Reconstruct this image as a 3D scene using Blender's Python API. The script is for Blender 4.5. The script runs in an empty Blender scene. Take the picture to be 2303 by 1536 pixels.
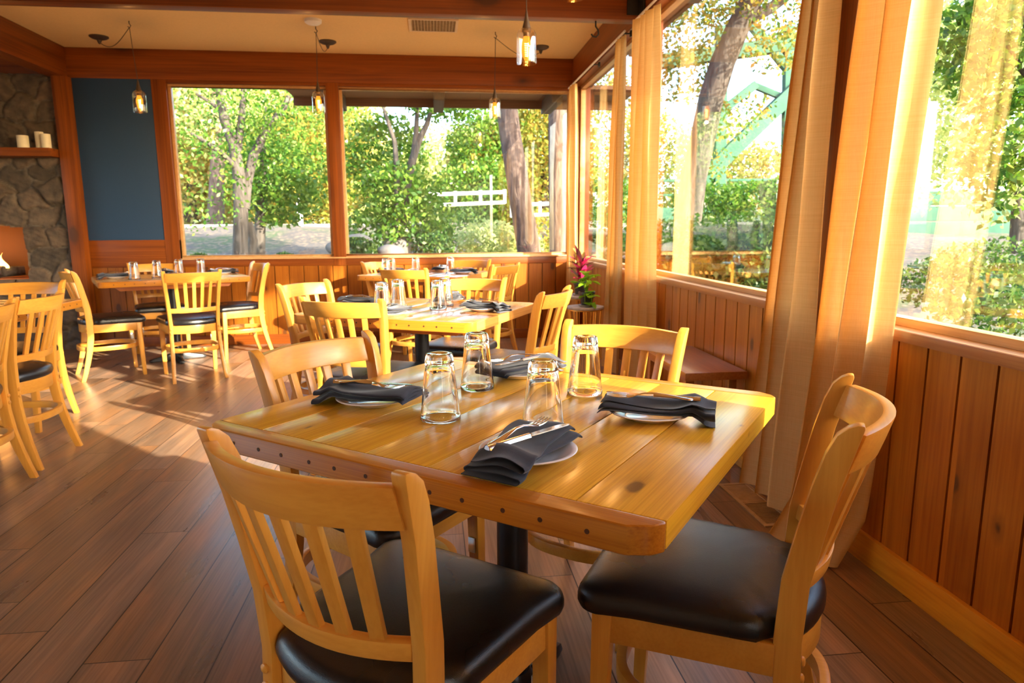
import bpy, bmesh, math, random
import numpy as np
from mathutils import Vector, Matrix
random.seed(7)
rng = np.random.default_rng(11)
SC = bpy.context.scene
COL = SC.collection
PI = math.pi

# ------------------------------------------------------------------ camera
P_, R_, Y_ = math.radians(9.664), math.radians(-.284), math.radians(6.61)
def cam_basis():
    f = Vector((0, math.cos(P_), -math.sin(P_))); u = Vector((0, math.sin(P_), math.cos(P_))); x = Vector((1, 0, 0))
    xr = x*math.cos(R_) + u*math.sin(R_); ur = -x*math.sin(R_) + u*math.cos(R_)
    M = Matrix.Rotation(-Y_, 3, 'Z')
    return M @ xr, M @ ur, M @ f
XR, UR, FW = cam_basis()
cd = bpy.data.cameras.new('camera'); cam = bpy.data.objects.new('camera', cd); COL.objects.link(cam)
cam.matrix_world = Matrix(((XR.x, UR.x, -FW.x, 0), (XR.y, UR.y, -FW.y, 0), (XR.z, UR.z, -FW.z, 1.18), (0, 0, 0, 1)))
cd.sensor_width = 36; cd.lens = 36*1512.8/2303; cd.clip_start = .05; cd.clip_end = 400
cd.dof.use_dof = True; cd.dof.focus_distance = 1.45; cd.dof.aperture_fstop = 8.0
SC.camera = cam
# ------------------------------------------------------------------ world, sun, exposure
SC.view_settings.view_transform = 'Standard'; SC.view_settings.look = 'None'
SC.view_settings.gamma = 1; SC.view_settings.exposure = 0.3; SC.view_settings.use_curve_mapping = False
W = bpy.data.worlds.new('sky'); SC.world = W; W.use_nodes = True
wn = W.node_tree; bg = wn.nodes['Background']
sky = wn.nodes.new('ShaderNodeTexSky'); sky.sky_type = 'NISHITA'; sky.sun_disc = False
SUN_DIR = Vector((-1, .97, -.52)).normalized()
sky.sun_elevation = math.asin(-SUN_DIR.z); sky.sun_rotation = math.atan2(-SUN_DIR.x, -SUN_DIR.y)
sky.air_density = 1.0; sky.dust_density = 2.5; sky.ozone_density = 1.5
wn.links.new(sky.outputs[0], bg.inputs[0]); bg.inputs[1].default_value = 1.45
sl = bpy.data.lights.new('sun', 'SUN'); sl.energy = 23.0; sl.angle = math.radians(.6); sl.color = (1, .87, .68)
so = bpy.data.objects.new('sun', sl); COL.objects.link(so); so.location = (6, -5, 6)
so.rotation_euler = SUN_DIR.to_track_quat('-Z', 'Y').to_euler()
cy = SC.cycles
cy.max_bounces = 12; cy.diffuse_bounces = 6; cy.glossy_bounces = 5; cy.transmission_bounces = 10; cy.transparent_max_bounces = 16
cy.sample_clamp_indirect = 6; cy.blur_glossy = 1.0; cy.use_denoising = True

# ------------------------------------------------------------------ helpers
def tag(o, label=None, cat=None, group=None, kind=None):
    if label: o['label'] = label
    if cat: o['category'] = cat
    if group: o['group'] = group
    if kind: o['kind'] = kind
    return o
def empty(name, loc=(0, 0, 0), rz=0.0, parent=None):
    o = bpy.data.objects.new(name, None); COL.objects.link(o); o.location = loc; o.rotation_euler = (0, 0, rz)
    o.empty_display_size = .05
    if parent: o.parent = parent
    return o
def copy_tree(o, parent=None):
    c = o.copy(); COL.objects.link(c)
    if parent: c.parent = parent
    for ch in list(o.children): copy_tree(ch, c)
    return c

class MB:
    def __init__(s): s.bm = bmesh.new()
    def loft(s, rings, closed=True, caps=True, mat=0):
        bm = s.bm; R = [[bm.verts.new(p) for p in r] for r in rings]; n = len(rings[0]); fs = []
        for a, b in zip(R[:-1], R[1:]):
            for i in range(n if closed else n-1):
                j = (i+1) % n
                try: fs.append(bm.faces.new((a[i], a[j], b[j], b[i])))
                except ValueError: pass
        if caps and closed:
            fs.append(bm.faces.new(list(reversed(R[0])))); fs.append(bm.faces.new(R[-1]))
        for f in fs: f.material_index = mat
        return s
    def loop(s, rings, mat=0):
        return s.loft(list(rings)+[rings[0]], True, False, mat)
    def box(s, x0, x1, y0, y1, z0, z1, mat=0):
        if x0 > x1: x0, x1 = x1, x0
        if y0 > y1: y0, y1 = y1, y0
        if z0 > z1: z0, z1 = z1, z0
        return s.loft([[(x0, y0, z), (x1, y0, z), (x1, y1, z), (x0, y1, z)] for z in (z0, z1)], mat=mat)
    def obox(s, c, sz, rz=0, mat=0):
        c = Vector(c); M = Matrix.Rotation(rz, 3, 'Z'); a, b, h = sz[0]/2, sz[1]/2, sz[2]/2
        return s.loft([[c + M @ Vector((x, y, z)) for x, y in ((-a, -b), (a, -b), (a, b), (-a, b))] for z in (-h, h)], mat=mat)
    def tube(s, pts, r, n=8, mat=0, caps=True):
        pts = [Vector(p) for p in pts]; rings = []; k = len(pts)
        rr = r if hasattr(r, '__len__') else [r]*k
        up = None
        for i, p in enumerate(pts):
            t = (pts[min(i+1, k-1)] - pts[max(i-1, 0)]).normalized()
            if up is None: up = Vector((0, 0, 1)) if abs(t.z) < .9 else Vector((1, 0, 0))
            a = (up - t*up.dot(t)).normalized(); b = t.cross(a); up = a
            rings.append([p + (a*math.cos(2*PI*j/n) + b*math.sin(2*PI*j/n))*rr[i] for j in range(n)])
        return s.loft(rings, True, caps, mat)
    def lathe(s, prof, c=(0, 0, 0), n=24, mat=0, caps=True):
        c = Vector(c)
        rings = [[c + Vector((max(r, 1e-4)*math.cos(2*PI*j/n), max(r, 1e-4)*math.sin(2*PI*j/n), z)) for j in range(n)] for r, z in prof]
        return s.loft(rings, True, caps, mat)
    def xform(s, M):
        bmesh.ops.transform(s.bm, matrix=M, verts=s.bm.verts); return s
    def build(s, name, mats, parent=None, bevel=0, smooth=True, angle=35, seg=2, loc=None):
        bm = s.bm
        bmesh.ops.remove_doubles(bm, verts=bm.verts, dist=1e-6)
        bmesh.ops.recalc_face_normals(bm, faces=bm.faces)
        if bevel:
            es = [e for e in bm.edges if len(e.link_faces) == 2 and e.calc_face_angle(0) > math.radians(40)]
            bmesh.ops.bevel(bm, geom=es, offset=bevel, offset_type='OFFSET', segments=seg, profile=.6, affect='EDGES', clamp_overlap=True)
        me = bpy.data.meshes.new(name); bm.to_mesh(me); bm.free()
        for m in (mats if isinstance(mats, (list, tuple)) else [mats]): me.materials.append(m)
        if smooth:
            me.polygons.foreach_set('use_smooth', [True]*len(me.polygons)); me.set_sharp_from_angle(angle=math.radians(angle))
        o = bpy.data.objects.new(name, me); COL.objects.link(o)
        if parent: o.parent = parent
        if loc: o.location = loc
        return o

# ------------------------------------------------------------------ materials
class NT:
    def __init__(s, name):
        s.m = bpy.data.materials.new(name); s.m.use_nodes = True; s.t = s.m.node_tree; s.t.nodes.clear()
    def n(s, typ, ins=None, **kw):
        nd = s.t.nodes.new('ShaderNode'+typ)
        for k, v in kw.items(): setattr(nd, k, v)
        for k, v in (ins or {}).items():
            sk = nd.inputs[k]
            if isinstance(v, bpy.types.NodeSocket): s.t.links.new(v, sk)
            else:
                if isinstance(v, (tuple, list)) and len(v) == 3 and sk.type == 'RGBA': v = (*v, 1)
                sk.default_value = v
        return nd
    def math(s, op, a, b=None, c=None):
        nd = s.t.nodes.new('ShaderNodeMath'); nd.operation = op
        for i, v in enumerate((a, b, c)):
            if v is None: continue
            if isinstance(v, bpy.types.NodeSocket): s.t.links.new(v, nd.inputs[i])
            else: nd.inputs[i].default_value = v
        return nd.outputs[0]
    def ramp(s, fac, stops):
        nd = s.t.nodes.new('ShaderNodeValToRGB'); s.t.links.new(fac, nd.inputs[0]); el = nd.color_ramp.elements
        while len(el) < len(stops): el.new(.5)
        for e, (p, c) in zip(el, stops): e.position = p; e.color = (*c, 1) if len(c) == 3 else c
        return nd.outputs[0]
    def mix(s, f, a, b, mode='MIX'):
        nd = s.t.nodes.new('ShaderNodeMix'); nd.data_type = 'RGBA'; nd.blend_type = mode
        for k, v in ((0, f), (6, a), (7, b)):
            if isinstance(v, bpy.types.NodeSocket): s.t.links.new(v, nd.inputs[k])
            else: nd.inputs[k].default_value = (*v, 1) if isinstance(v, (tuple, list)) and len(v) == 3 else v
        return nd.outputs[2]
    def out(s, sh):
        o = s.t.nodes.new('ShaderNodeOutputMaterial'); s.t.links.new(sh, o.inputs[0]); return s.m
    def pbr(s, col, rough=.5, metal=0, bump=None, bstr=.2, bdist=.002, **kw):
        ins = {'Base Color': col, 'Roughness': rough, 'Metallic': metal}
        for k, v in kw.items(): ins[k.replace('_', ' ')] = v
        if bump is not None:
            ins['Normal'] = s.n('Bump', {'Height': bump, 'Strength': bstr, 'Distance': bdist}).outputs[0]
        return s.n('BsdfPrincipled', ins).outputs[0]

def simple(name, col, rough=.5, metal=0, var=.12, scale=30, bstr=.1, **kw):
    t = NT(name); co = t.n('TexCoord').outputs['Object']
    nz = t.n('TexNoise', {'Vector': co, 'Scale': scale, 'Detail': 4.0}).outputs[0]
    c = t.ramp(nz, [(.3, tuple(x*(1-var) for x in col)), (.7, tuple(min(1, x*(1+var)) for x in col))])
    return t.out(t.pbr(c, rough, metal, nz, bstr, .001, **kw))

def wood(name, light, dark, axis='Z', across=14, along=.8, rough=.35, coat=.3, pitch=None, pax=0, knots=0, fsc=9., bstr=.12, world=False, contrast=1.0, fine=1.0, spec=.3, knotc=(.06, .022, .008)):
    """grain runs along `axis`; pitch/pax: separate boards of that width along coordinate pax"""
    t = NT(name)
    co = t.n('NewGeometry').outputs['Position'] if world else t.n('TexCoord').outputs['Object']
    ai = 'XYZ'.index(axis)
    var = None
    if pitch:
        sp = t.n('SeparateXYZ', {0: co}).outputs[pax]
        idx = t.math('FLOOR', t.math('DIVIDE', sp, pitch))
        wnz = t.n('TexWhiteNoise', {'W': idx}, noise_dimensions='1D'); var = wnz.outputs[0]
        off = t.n('VectorMath', {0: wnz.outputs[1], 1: (7., 7., 7.)}, operation='MULTIPLY').outputs[0]
        co = t.n('VectorMath', {0: co, 1: off}, operation='ADD').outputs[0]
    else:
        rnd = t.n('ObjectInfo').outputs['Random']
        off = t.n('CombineXYZ', {0: t.math('MULTIPLY', rnd, 9.), 1: t.math('MULTIPLY', rnd, 5.), 2: t.math('MULTIPLY', rnd, 7.)}).outputs[0]
        co = t.n('VectorMath', {0: co, 1: off}, operation='ADD').outputs[0]; var = rnd
    sc = [float(across)]*3; sc[ai] = float(along)
    m1 = t.n('Mapping', {'Vector': co, 'Scale': tuple(sc)}).outputs[0]
    n1 = t.n('TexNoise', {'Vector': m1, 'Scale': 1.0, 'Detail': 5.0, 'Roughness': .6, 'Distortion': .8}).outputs[0]
    sc2 = [across*fsc]*3; sc2[ai] = along*3.
    m2 = t.n('Mapping', {'Vector': co, 'Scale': tuple(sc2)}).outputs[0]
    n2 = t.n('TexNoise', {'Vector': m2, 'Scale': 1.0, 'Detail': 3.0}).outputs[0]
    a = .5-.22/contrast*1.0; b = .5+.22/contrast
    c = t.ramp(n1, [(a, dark), (b, light)])
    c = t.mix(.35*fine, c, t.ramp(n2, [(.35, dark), (.6, light)]))
    c = t.n('HueSaturation', {'Color': c, 'Value': t.math('ADD', t.math('MULTIPLY', var, .22), .89)}).outputs[0]
    if knots:
        sp2 = t.n('SeparateXYZ', {0: co}); o_ = [q for q in range(3) if q != ai]
        uv = t.n('CombineXYZ', {0: t.math('ADD', sp2.outputs[o_[0]], sp2.outputs[o_[1]]), 1: t.math('MULTIPLY', sp2.outputs[ai], .5)}).outputs[0]
        uv = t.n('VectorMath', {0: uv, 1: t.n('VectorMath', {0: t.n('TexNoise', {'Vector': co, 'Scale': 30.}).outputs[1], 1: (.012, .012, 0.)}, operation='MULTIPLY').outputs[0]}, operation='ADD').outputs[0]
        vr = t.n('TexVoronoi', {'Vector': uv, 'Scale': knots, 'Randomness': 1.0}, voronoi_dimensions='2D')
        kd = vr.outputs['Distance']
        thr = t.math('MULTIPLY', t.n('SeparateXYZ', {0: vr.outputs['Color']}).outputs[0], .105)
        k1 = t.n('MapRange', {0: kd, 1: thr, 2: t.math('ADD', thr, -.035), 3: 0., 4: 1.}).outputs[0]
        k2 = t.n('MapRange', {0: kd, 1: t.math('MULTIPLY', thr, 2.6), 2: t.math('MULTIPLY', thr, .8), 3: 0., 4: .55}).outputs[0]
        c = t.mix(k2, c, tuple(x*.62 for x in dark)); c = t.mix(t.math('MULTIPLY', k1, .8), c, knotc)
    return t.out(t.pbr(c, rough, 0, n2, bstr, .0008, Coat_Weight=coat, Coat_Roughness=.18, Specular_IOR_Level=spec))

M = {}
MAPLE_L, MAPLE_D = (.73, .35, .055), (.55, .215, .026)
for ax in 'XYZ':
    M['maple'+ax] = wood('maple_'+ax, MAPLE_L, MAPLE_D, ax, across=9, along=.9, rough=.34, coat=.25, fine=.6, fsc=16.)
M['pine'] = wood('pine_planks', (.86, .50, .038), (.60, .28, .012), 'Y', across=13, along=.7, rough=.3, coat=.8, pitch=.1464, pax=0, knots=6.0, fsc=20., bstr=.1, contrast=.75, fine=1.5)
M['pine_cap'] = wood('pine_cap', (.60, .24, .022), (.34, .10, .008), 'X', fsc=14., across=22, along=.8, rough=.28, coat=.3)
M['brace'] = wood('brace_wood', (.52, .17, .04), (.36, .09, .02), 'X', across=14, along=.8, rough=.35)
M['mtop'] = wood('middle_table_planks', (.66, .30, .07), (.45, .16, .03), 'Y', across=13, along=.7, rough=.2, coat=.8, pitch=.1464, pax=0, knots=5.0)
M['ptop'] = wood('pale_table_planks', (.80, .52, .2), (.62, .34, .1), 'Y', across=13, along=.7, rough=.25, coat=.6, pitch=.1464, pax=0, knots=5.0)
for ax in 'XYZ':
    M['beam'+ax] = wood('fir_beam_'+ax, (.28, .068, .005), (.12, .025, .002), ax, across=9, along=.35, rough=.45, coat=.05, world=True, knots=1.6, contrast=1.7)
M['boardR'] = wood('wainscot_right', (.46, .165, .012), (.27, .075, .005), 'Z', across=10, along=1.1, rough=.4, coat=.12, pitch=.1315, pax=1, knots=4.2, world=True)
M['boardB'] = wood('wainscot_back', (.36, .115, .009), (.21, .052, .004), 'Z', across=10, along=1.1, rough=.4, coat=.12, pitch=.145, pax=0, knots=4.0, world=True)
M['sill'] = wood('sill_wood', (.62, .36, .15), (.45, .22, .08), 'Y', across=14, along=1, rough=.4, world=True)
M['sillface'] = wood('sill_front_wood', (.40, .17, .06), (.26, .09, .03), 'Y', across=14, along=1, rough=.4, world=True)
M['base'] = wood('baseboard_wood', (.70, .34, .03), (.44, .17, .012), 'Y', across=9, along=1.2, rough=.35, coat=.2, world=True)
M['groove'] = simple('groove_dark_brown', (.07, .022, .006), .7)  # dark brown behind the board gaps, also for table screws
M['bench'] = wood('bench_wood', (.45, .18, .05), (.3, .1, .025), 'Y', across=12, along=1, rough=.3)
M['eave'] = wood('eave_boards', (.30, .17, .10), (.2, .11, .065), 'X', across=8, along=.5, rough=.75, coat=0, world=True)
M['rafter'] = wood('rafter_grey', (.20, .17, .14), (.13, .11, .09), 'Y', across=8, along=.5, rough=.8, coat=0, world=True)
M['ceil'] = simple('ceiling_plaster', (.80, .56, .25), .8, var=.03, scale=60, bstr=.15)
M['plaster'] = simple('plaster_wall', (.72, .56, .38), .8, var=.04)
M['blue'] = simple('blue_panel_paint', (.014, .045, .105), .6, var=.05, scale=120)
M['metal_dark'] = simple('bronze_metal', (.10, .07, .05), .45, .6)
M['bracket'] = simple('black_iron', (.03, .028, .027), .5, .5)
M['blackmetal'] = simple('black_table_base', (.012, .012, .014), .32, .2, var=.3)
M['white'] = simple('white_plastic', (.86, .84, .8), .5, var=.03)
M['zinc'] = simple('zinc_bracket', (.6, .6, .58), .3, 1.0)
M['china'] = simple('white_china', (.80, .82, .86), .12, var=.02, Coat_Weight=.5)
M['gold'] = simple('brass_wire', (.80, .50, .14), .3, .9)
M['stooltop'] = simple('stone_grey_top', (.42, .34, .27), .5, var=.2)
M['pot'] = simple('black_pot', (.02, .02, .022), .35)
M['soil'] = simple('potting_soil', (.05, .03, .02), .9, var=.4)
M['candle'] = simple('ivory_wax', (.80, .70, .48), .5, var=.04, Subsurface_Weight=.0)
M['register'] = simple('bronze_register', (.50, .34, .18), .45, .3)
M['dark'] = simple('vent_shadow_black', (.012, .01, .008), .9)  # near-black that paints in the shade inside the vents
M['steel'] = simple('cutlery_steel', (.78, .76, .72), .14, 1.0, var=.05, scale=8, bstr=.02)
M['rubber'] = simple('felt_foot', (.03, .03, .03), .8)

def vinyl():
    t = NT('black_vinyl'); co = t.n('TexCoord').outputs['Object']
    a = t.n('TexNoise', {'Vector': co, 'Scale': 700., 'Detail': 2.}).outputs[0]
    b = t.n('TexNoise', {'Vector': co, 'Scale': 9., 'Detail': 2.}).outputs[0]
    r = t.n('MapRange', {0: b, 1: .3, 2: .7, 3: .26, 4: .34}).outputs[0]
    return t.out(t.pbr(t.ramp(b, [(.3, (.005, .005, .006)), (.7, (.008, .008, .009))]), r, 0, a, .5, .0008, Specular_IOR_Level=.6))
M['vinyl'] = vinyl()
def cloth_dark():
    t = NT('charcoal_napkin'); co = t.n('TexCoord').outputs['Object']
    a = t.n('TexNoise', {'Vector': co, 'Scale': 900., 'Detail': 2.}).outputs[0]
    b = t.n('TexNoise', {'Vector': co, 'Scale': 25., 'Detail': 3.}).outputs[0]
    return t.out(t.pbr(t.ramp(b, [(.3, (.012, .015, .028)), (.7, (.022, .026, .044))]), .85, 0, a, .5, .0006, Sheen_Weight=.25, Sheen_Roughness=.4))
M['napkin'] = cloth_dark()
def curtain_mat():
    t = NT('tan_linen'); co = t.n('NewGeometry').outputs['Position']
    m1 = t.n('Mapping', {'Vector': co, 'Scale': (3., 3., 170.)}).outputs[0]
    a = t.n('TexNoise', {'Vector': m1, 'Scale': 1.5, 'Detail': 3.}).outputs[0]
    m2 = t.n('Mapping', {'Vector': co, 'Scale': (240., 240., 5.)}).outputs[0]
    b = t.n('TexNoise', {'Vector': m2, 'Scale': 1.5, 'Detail': 2.}).outputs[0]
    w = t.math('ADD', t.math('MULTIPLY', a, .6), t.math('MULTIPLY', b, .4))
    c = t.ramp(w, [(.3, (.72, .46, .18)), (.7, (.82, .57, .26))])
    nm = t.n('Bump', {'Height': w, 'Strength': .3, 'Distance': .001}).outputs[0]
    d = t.n('BsdfDiffuse', {'Color': c, 'Normal': nm}).outputs[0]
    tl = t.n('BsdfTranslucent', {'Color': t.mix(1., c, (.80, .66, .50), 'MULTIPLY'), 'Normal': nm}).outputs[0]
    mx = t.n('MixShader', {0: .34, 1: d, 2: tl}).outputs[0]
    return t.out(mx)
M['linen'] = curtain_mat()
def glass_mat(name, col=(1, 1, 1), rough=0.):
    t = NT(name); return t.out(t.n('BsdfGlass', {'Color': col, 'Roughness': rough, 'IOR': 1.47}).outputs[0])
M['glass'] = glass_mat('drinking_glass')
def thin_glass(name, tint, extra=0.0):
    t = NT(name); ge = t.n('NewGeometry'); dp = t.n('VectorMath', {0: ge.outputs['Incoming'], 1: ge.outputs['Normal']}, operation='DOT_PRODUCT').outputs['Value']
    fr = t.math('MULTIPLY_ADD', t.math('POWER', t.math('SUBTRACT', 1., t.math('ABSOLUTE', dp)), 4.), .86, .085)
    tr = t.n('BsdfTransparent', {'Color': tint}).outputs[0]; gl = t.n('BsdfGlossy', {'Color': (1, 1, 1), 'Roughness': 0.0}).outputs[0]
    f = t.math('ADD', t.math('MULTIPLY', fr, 1.0), extra)
    return t.out(t.n('MixShader', {0: f, 1: tr, 2: gl}).outputs[0])
M['pane'] = thin_glass('window_glass', (.97, .98, .97))
M['shade'] = thin_glass('pendant_shade_glass', (.97, .88, .78), .06)
M['amber'] = thin_glass('amber_bulb_glass', (1.0, .62, .22), .03)
def emit(name, col, s):
    t = NT(name); return t.out(t.n('Emission', {'Color': col, 'Strength': s}).outputs[0])
M['filament'] = emit('filament_glow', (1, .6, .2), 90)
def flame_mat():
    t = NT('flame'); co = t.n('TexCoord').outputs['Object']; z = t.n('SeparateXYZ', {0: co}).outputs[2]
    c = t.ramp(t.math('MULTIPLY', z, 4.0), [(0., (1, .62, .16)), (1., (1, .22, .02))])
    return t.out(t.n('Emission', {'Color': c, 'Strength': 7.}).outputs[0])
M['flame'] = flame_mat()
def bulb_glow():
    t = NT('bulb_glow'); e = t.n('Emission', {'Color': (1, .33, .03), 'Strength': 2.0}).outputs[0]
    tr = t.n('BsdfTransparent', {'Color': (1, .7, .35)}).outputs[0]
    return t.out(t.n('MixShader', {0: .7, 1: tr, 2: e}).outputs[0])
M['bulb'] = bulb_glow()

def floor_mat():
    t = NT('brown_plank_floor'); co = t.n('NewGeometry').outputs['Position']
    s = t.n('SeparateXYZ', {0: co}); x, y = s.outputs[0], s.outputs[1]
    PW, PL = .1795, 1.22
    xs = t.math('DIVIDE', t.math('ADD', x, .985+PW*40), PW); ix = t.math('FLOOR', xs); fx = t.math('FRACT', xs)
    h = t.n('TexWhiteNoise', {'W': ix}, noise_dimensions='1D').outputs[0]
    ys = t.math('ADD', t.math('DIVIDE', t.math('ADD', y, 50.), PL), t.math('MULTIPLY', h, 3.7)); iy = t.math('FLOOR', ys); fy = t.math('FRACT', ys)
    pid = t.n('CombineXYZ', {0: ix, 1: iy}).outputs[0]
    wn_ = t.n('TexWhiteNoise', {'Vector': pid}, noise_dimensions='3D'); v = wn_.outputs[0]
    off = t.n('VectorMath', {0: wn_.outputs[1], 1: (11., 11., 11.)}, operation='MULTIPLY').outputs[0]
    c2 = t.n('VectorMath', {0: co, 1: off}, operation='ADD').outputs[0]
    n1 = t.n('TexNoise', {'Vector': t.n('Mapping', {'Vector': c2, 'Scale': (9., 1.6, 1.)}).outputs[0], 'Scale': 1., 'Detail': 5., 'Distortion': .6}).outputs[0]
    n2 = t.n('TexNoise', {'Vector': t.n('Mapping', {'Vector': c2, 'Scale': (130., 3., 1.)}).outputs[0], 'Scale': 1., 'Detail': 3.}).outputs[0]
    c = t.ramp(n1, [(.3, (.125, .088, .060)), (.5, (.215, .122, .066)), (.68, (.38, .175, .068))])
    c = t.mix(.3, c, t.ramp(n2, [(.35, (.10, .068, .046)), (.65, (.37, .23, .14))]))
    c = t.n('HueSaturation', {'Color': c, 'Value': t.math('ADD', t.math('MULTIPLY', v, .45), .8), 'Saturation': t.math('ADD', t.math('MULTIPLY', v, -.25), 1.08)}).outputs[0]
    e1 = t.math('LESS_THAN', t.math('MINIMUM', fx, t.math('SUBTRACT', 1., fx)), .012)
    e2 = t.math('LESS_THAN', t.math('MINIMUM', fy, t.math('SUBTRACT', 1., fy)), .0013)
    e = t.math('MAXIMUM', e1, e2)
    c = t.mix(e, c, (.02, .012, .009))
    hgt = t.math('SUBTRACT', t.math('MULTIPLY', n2, .25), e)
    r = t.n('MapRange', {0: n1, 1: .2, 2: .8, 3: .25, 4: .36}).outputs[0]
    return t.out(t.pbr(c, r, 0, hgt, .25, .0012, Specular_IOR_Level=.5))
M['floor'] = floor_mat()
def leaf_mat(name, cols, trans=.5):
    k_ = .85 if name == 'pale_leaves' else .7 if name == 'orange_leaves' else .5
    cols = [tuple(x*k_ for x in c) for c in cols] if name not in ('crimson_leaves', 'lime_leaves') else cols
    t = NT(name); r = t.n('NewGeometry').outputs['Random Per Island']
    n = len(cols); c = t.ramp(r, [(i/max(1, n-1), cc) for i, cc in enumerate(cols)])
    d = t.n('BsdfDiffuse', {'Color': c}).outputs[0]; tl = t.n('BsdfTranslucent', {'Color': c}).outputs[0]
    g = t.n('BsdfGlossy', {'Color': (1, 1, 1), 'Roughness': .4}).outputs[0]
    a = t.n('MixShader', {0: trans, 1: d, 2: tl}).outputs[0]
    return t.out(t.n('MixShader', {0: .02, 1: a, 2: g}).outputs[0])
GREEN = leaf_mat('green_leaves', [(.06, .20, .02), (.12, .34, .03), (.26, .50, .05), (.45, .60, .09)])
DKGREEN = leaf_mat('deep_green_leaves', [(.03, .11, .02), (.06, .18, .03), (.14, .30, .05), (.3, .42, .08)])
YELLOW = leaf_mat('yellow_leaves', [(.22, .42, .05), (.5, .58, .08), (.75, .62, .10), (.75, .45, .07)])
ORANGE = leaf_mat('orange_leaves', [(.65, .52, .12), (.7, .6, .2), (.4, .5, .12), (.75, .38, .09)])
PALE = leaf_mat('pale_leaves', [(.36, .48, .14), (.55, .62, .22), (.7, .7, .3), (.25, .40, .09)])
MIXG = leaf_mat('turning_leaves', [(.10, .24, .03), (.22, .4, .05), (.45, .5, .08), (.8, .6, .1), (.8, .4, .08)])
REDLEAF = leaf_mat('crimson_leaves', [(.35, .01, .05), (.6, .03, .12), (.10, .04, .03), (.5, .32, .05)], .35)
LIME = leaf_mat('lime_leaves', [(.25, .5, .02), (.4, .65, .04), (.15, .38, .02)], .45)
def bark_mat(name, a, b):
    t = NT(name); co = t.n('TexCoord').outputs['Object']
    m = t.n('Mapping', {'Vector': co, 'Scale': (9., 9., 2.)}).outputs[0]
    n = t.n('TexNoise', {'Vector': m, 'Scale': 1.6, 'Detail': 6., 'Distortion': 1.}).outputs[0]
    return t.out(t.pbr(t.ramp(n, [(.35, a), (.65, b)]), .9, 0, n, .8, .03))
M['bark'] = bark_mat('grey_bark', (.035, .028, .023), (.095, .08, .068))
M['barkred'] = bark_mat('red_bark', (.06, .036, .028), (.17, .115, .09))
def ground_mat():
    t = NT('leaf_littered_ground'); co = t.n('NewGeometry').outputs['Position']
    a = t.n('TexNoise', {'Vector': co, 'Scale': .5, 'Detail': 4.}).outputs[0]; b = t.n('TexNoise', {'Vector': co, 'Scale': 9., 'Detail': 5.}).outputs[0]
    c = t.ramp(a, [(.4, (.045, .08, .02)), (.5, (.07, .06, .05)), (.6, (.09, .075, .065))])
    c = t.mix(t.n('MapRange', {0: b, 1: .5, 2: .62, 3: 0., 4: 1.}).outputs[0], c, (.17, .125, .08))
    return t.out(t.pbr(c, .95, 0, b, .5, .03))
M['ground'] = ground_mat()
M['road'] = simple('road_concrete', (.24, .23, .22), .85)
M['fence'] = simple('white_rail_paint', (.85, .85, .84), .5)
M['bridge'] = simple('bridge_green_paint', (.05, .12, .085), .85, var=.12, scale=2., Specular_IOR_Level=.05)
M['rock'] = simple('grey_boulders', (.13, .12, .11), .9, var=.3, scale=4.)

# ------------------------------------------------------------------ room shell
XW, YB, ZC, ZB = 1.50, 7.10, 2.86, 2.585      # right panel face, back panel face, ceiling, beam bottom
XL, YF = -7.0, -4.6
SILL = .85
PYS = (4.87, 2.355, -.16)             # right wall post centres
def struct(name, mb, mats, parent=None, **kw):
    o = mb.build(name, mats, parent, **kw)
    if not parent: o['kind'] = 'structure'
    return o
struct('floor', MB().box(XL-.2, XW+.12, YF-.2, YB+.2, -.08, 0), M['floor'])
struct('ceiling', MB().box(XL-.2, XW+.25, YF-.2, YB+.25, ZC, ZC+.1), M['ceil'])

# right wainscot wall with separate boards and dark recesses
mb = MB(); mb.box(XW+.012, XW+.13, YF, YB+.1, 0, SILL-.036, 1)
y = 1.6067-.1315*48
while y < YB-.02:
    mb.box(XW, XW+.02, max(y, YF), min(y+.1315-.0085, YB), .02, SILL-.036, 0); y += .1315
mb.box(XW+.02, XW+.13, -2.9, PYS[2], SILL, ZB, 2)  # unseen infill added to block sun, gap behind it open for fill
struct('wall_right', mb, [M['boardR'], M['groove'], M['plaster']], bevel=0, smooth=False)
# right sill (stool) : light top, brown front
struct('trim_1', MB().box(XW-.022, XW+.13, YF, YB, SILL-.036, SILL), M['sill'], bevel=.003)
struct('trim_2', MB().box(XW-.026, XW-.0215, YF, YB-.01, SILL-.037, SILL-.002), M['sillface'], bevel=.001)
struct('baseboard_right', MB().box(XW-.016, XW+.005, YF, YB, 0, .106), M['base'], bevel=.004)
# right header beam
struct('trim_3', MB().box(XW-.04, XW+.12, YF, YB, ZB, ZC), M['beamY'], bevel=.004)
n = 4
for py in PYS:
    struct('trim_%d' % n, MB().box(XW-.04, XW+.12, py-.075, py+.075, .0, ZB), M['beamZ'], bevel=.005); n += 1
# cross beams over the room
struct('trim_%d' % n, MB().box(XL, XW-.035, 4.82, 4.925, ZB, ZC), M['beamX'], bevel=.004); n += 1
struct('trim_%d' % n, MB().box(XL, XW-.035, -.21, -.11, ZB, ZC), M['beamX'], bevel=.004); n += 1
# left beam along depth
struct('trim_%d' % n, MB().box(-3.53, -3.375, YF, YB-.005, ZB, ZC), M['beamY'], bevel=.004); n += 1
# back header beam
struct('trim_%d' % n, MB().box(XL, XW-.035, YB-.0, YB+.14, ZB, ZC), M['beamX'], bevel=.004); n += 1
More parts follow.
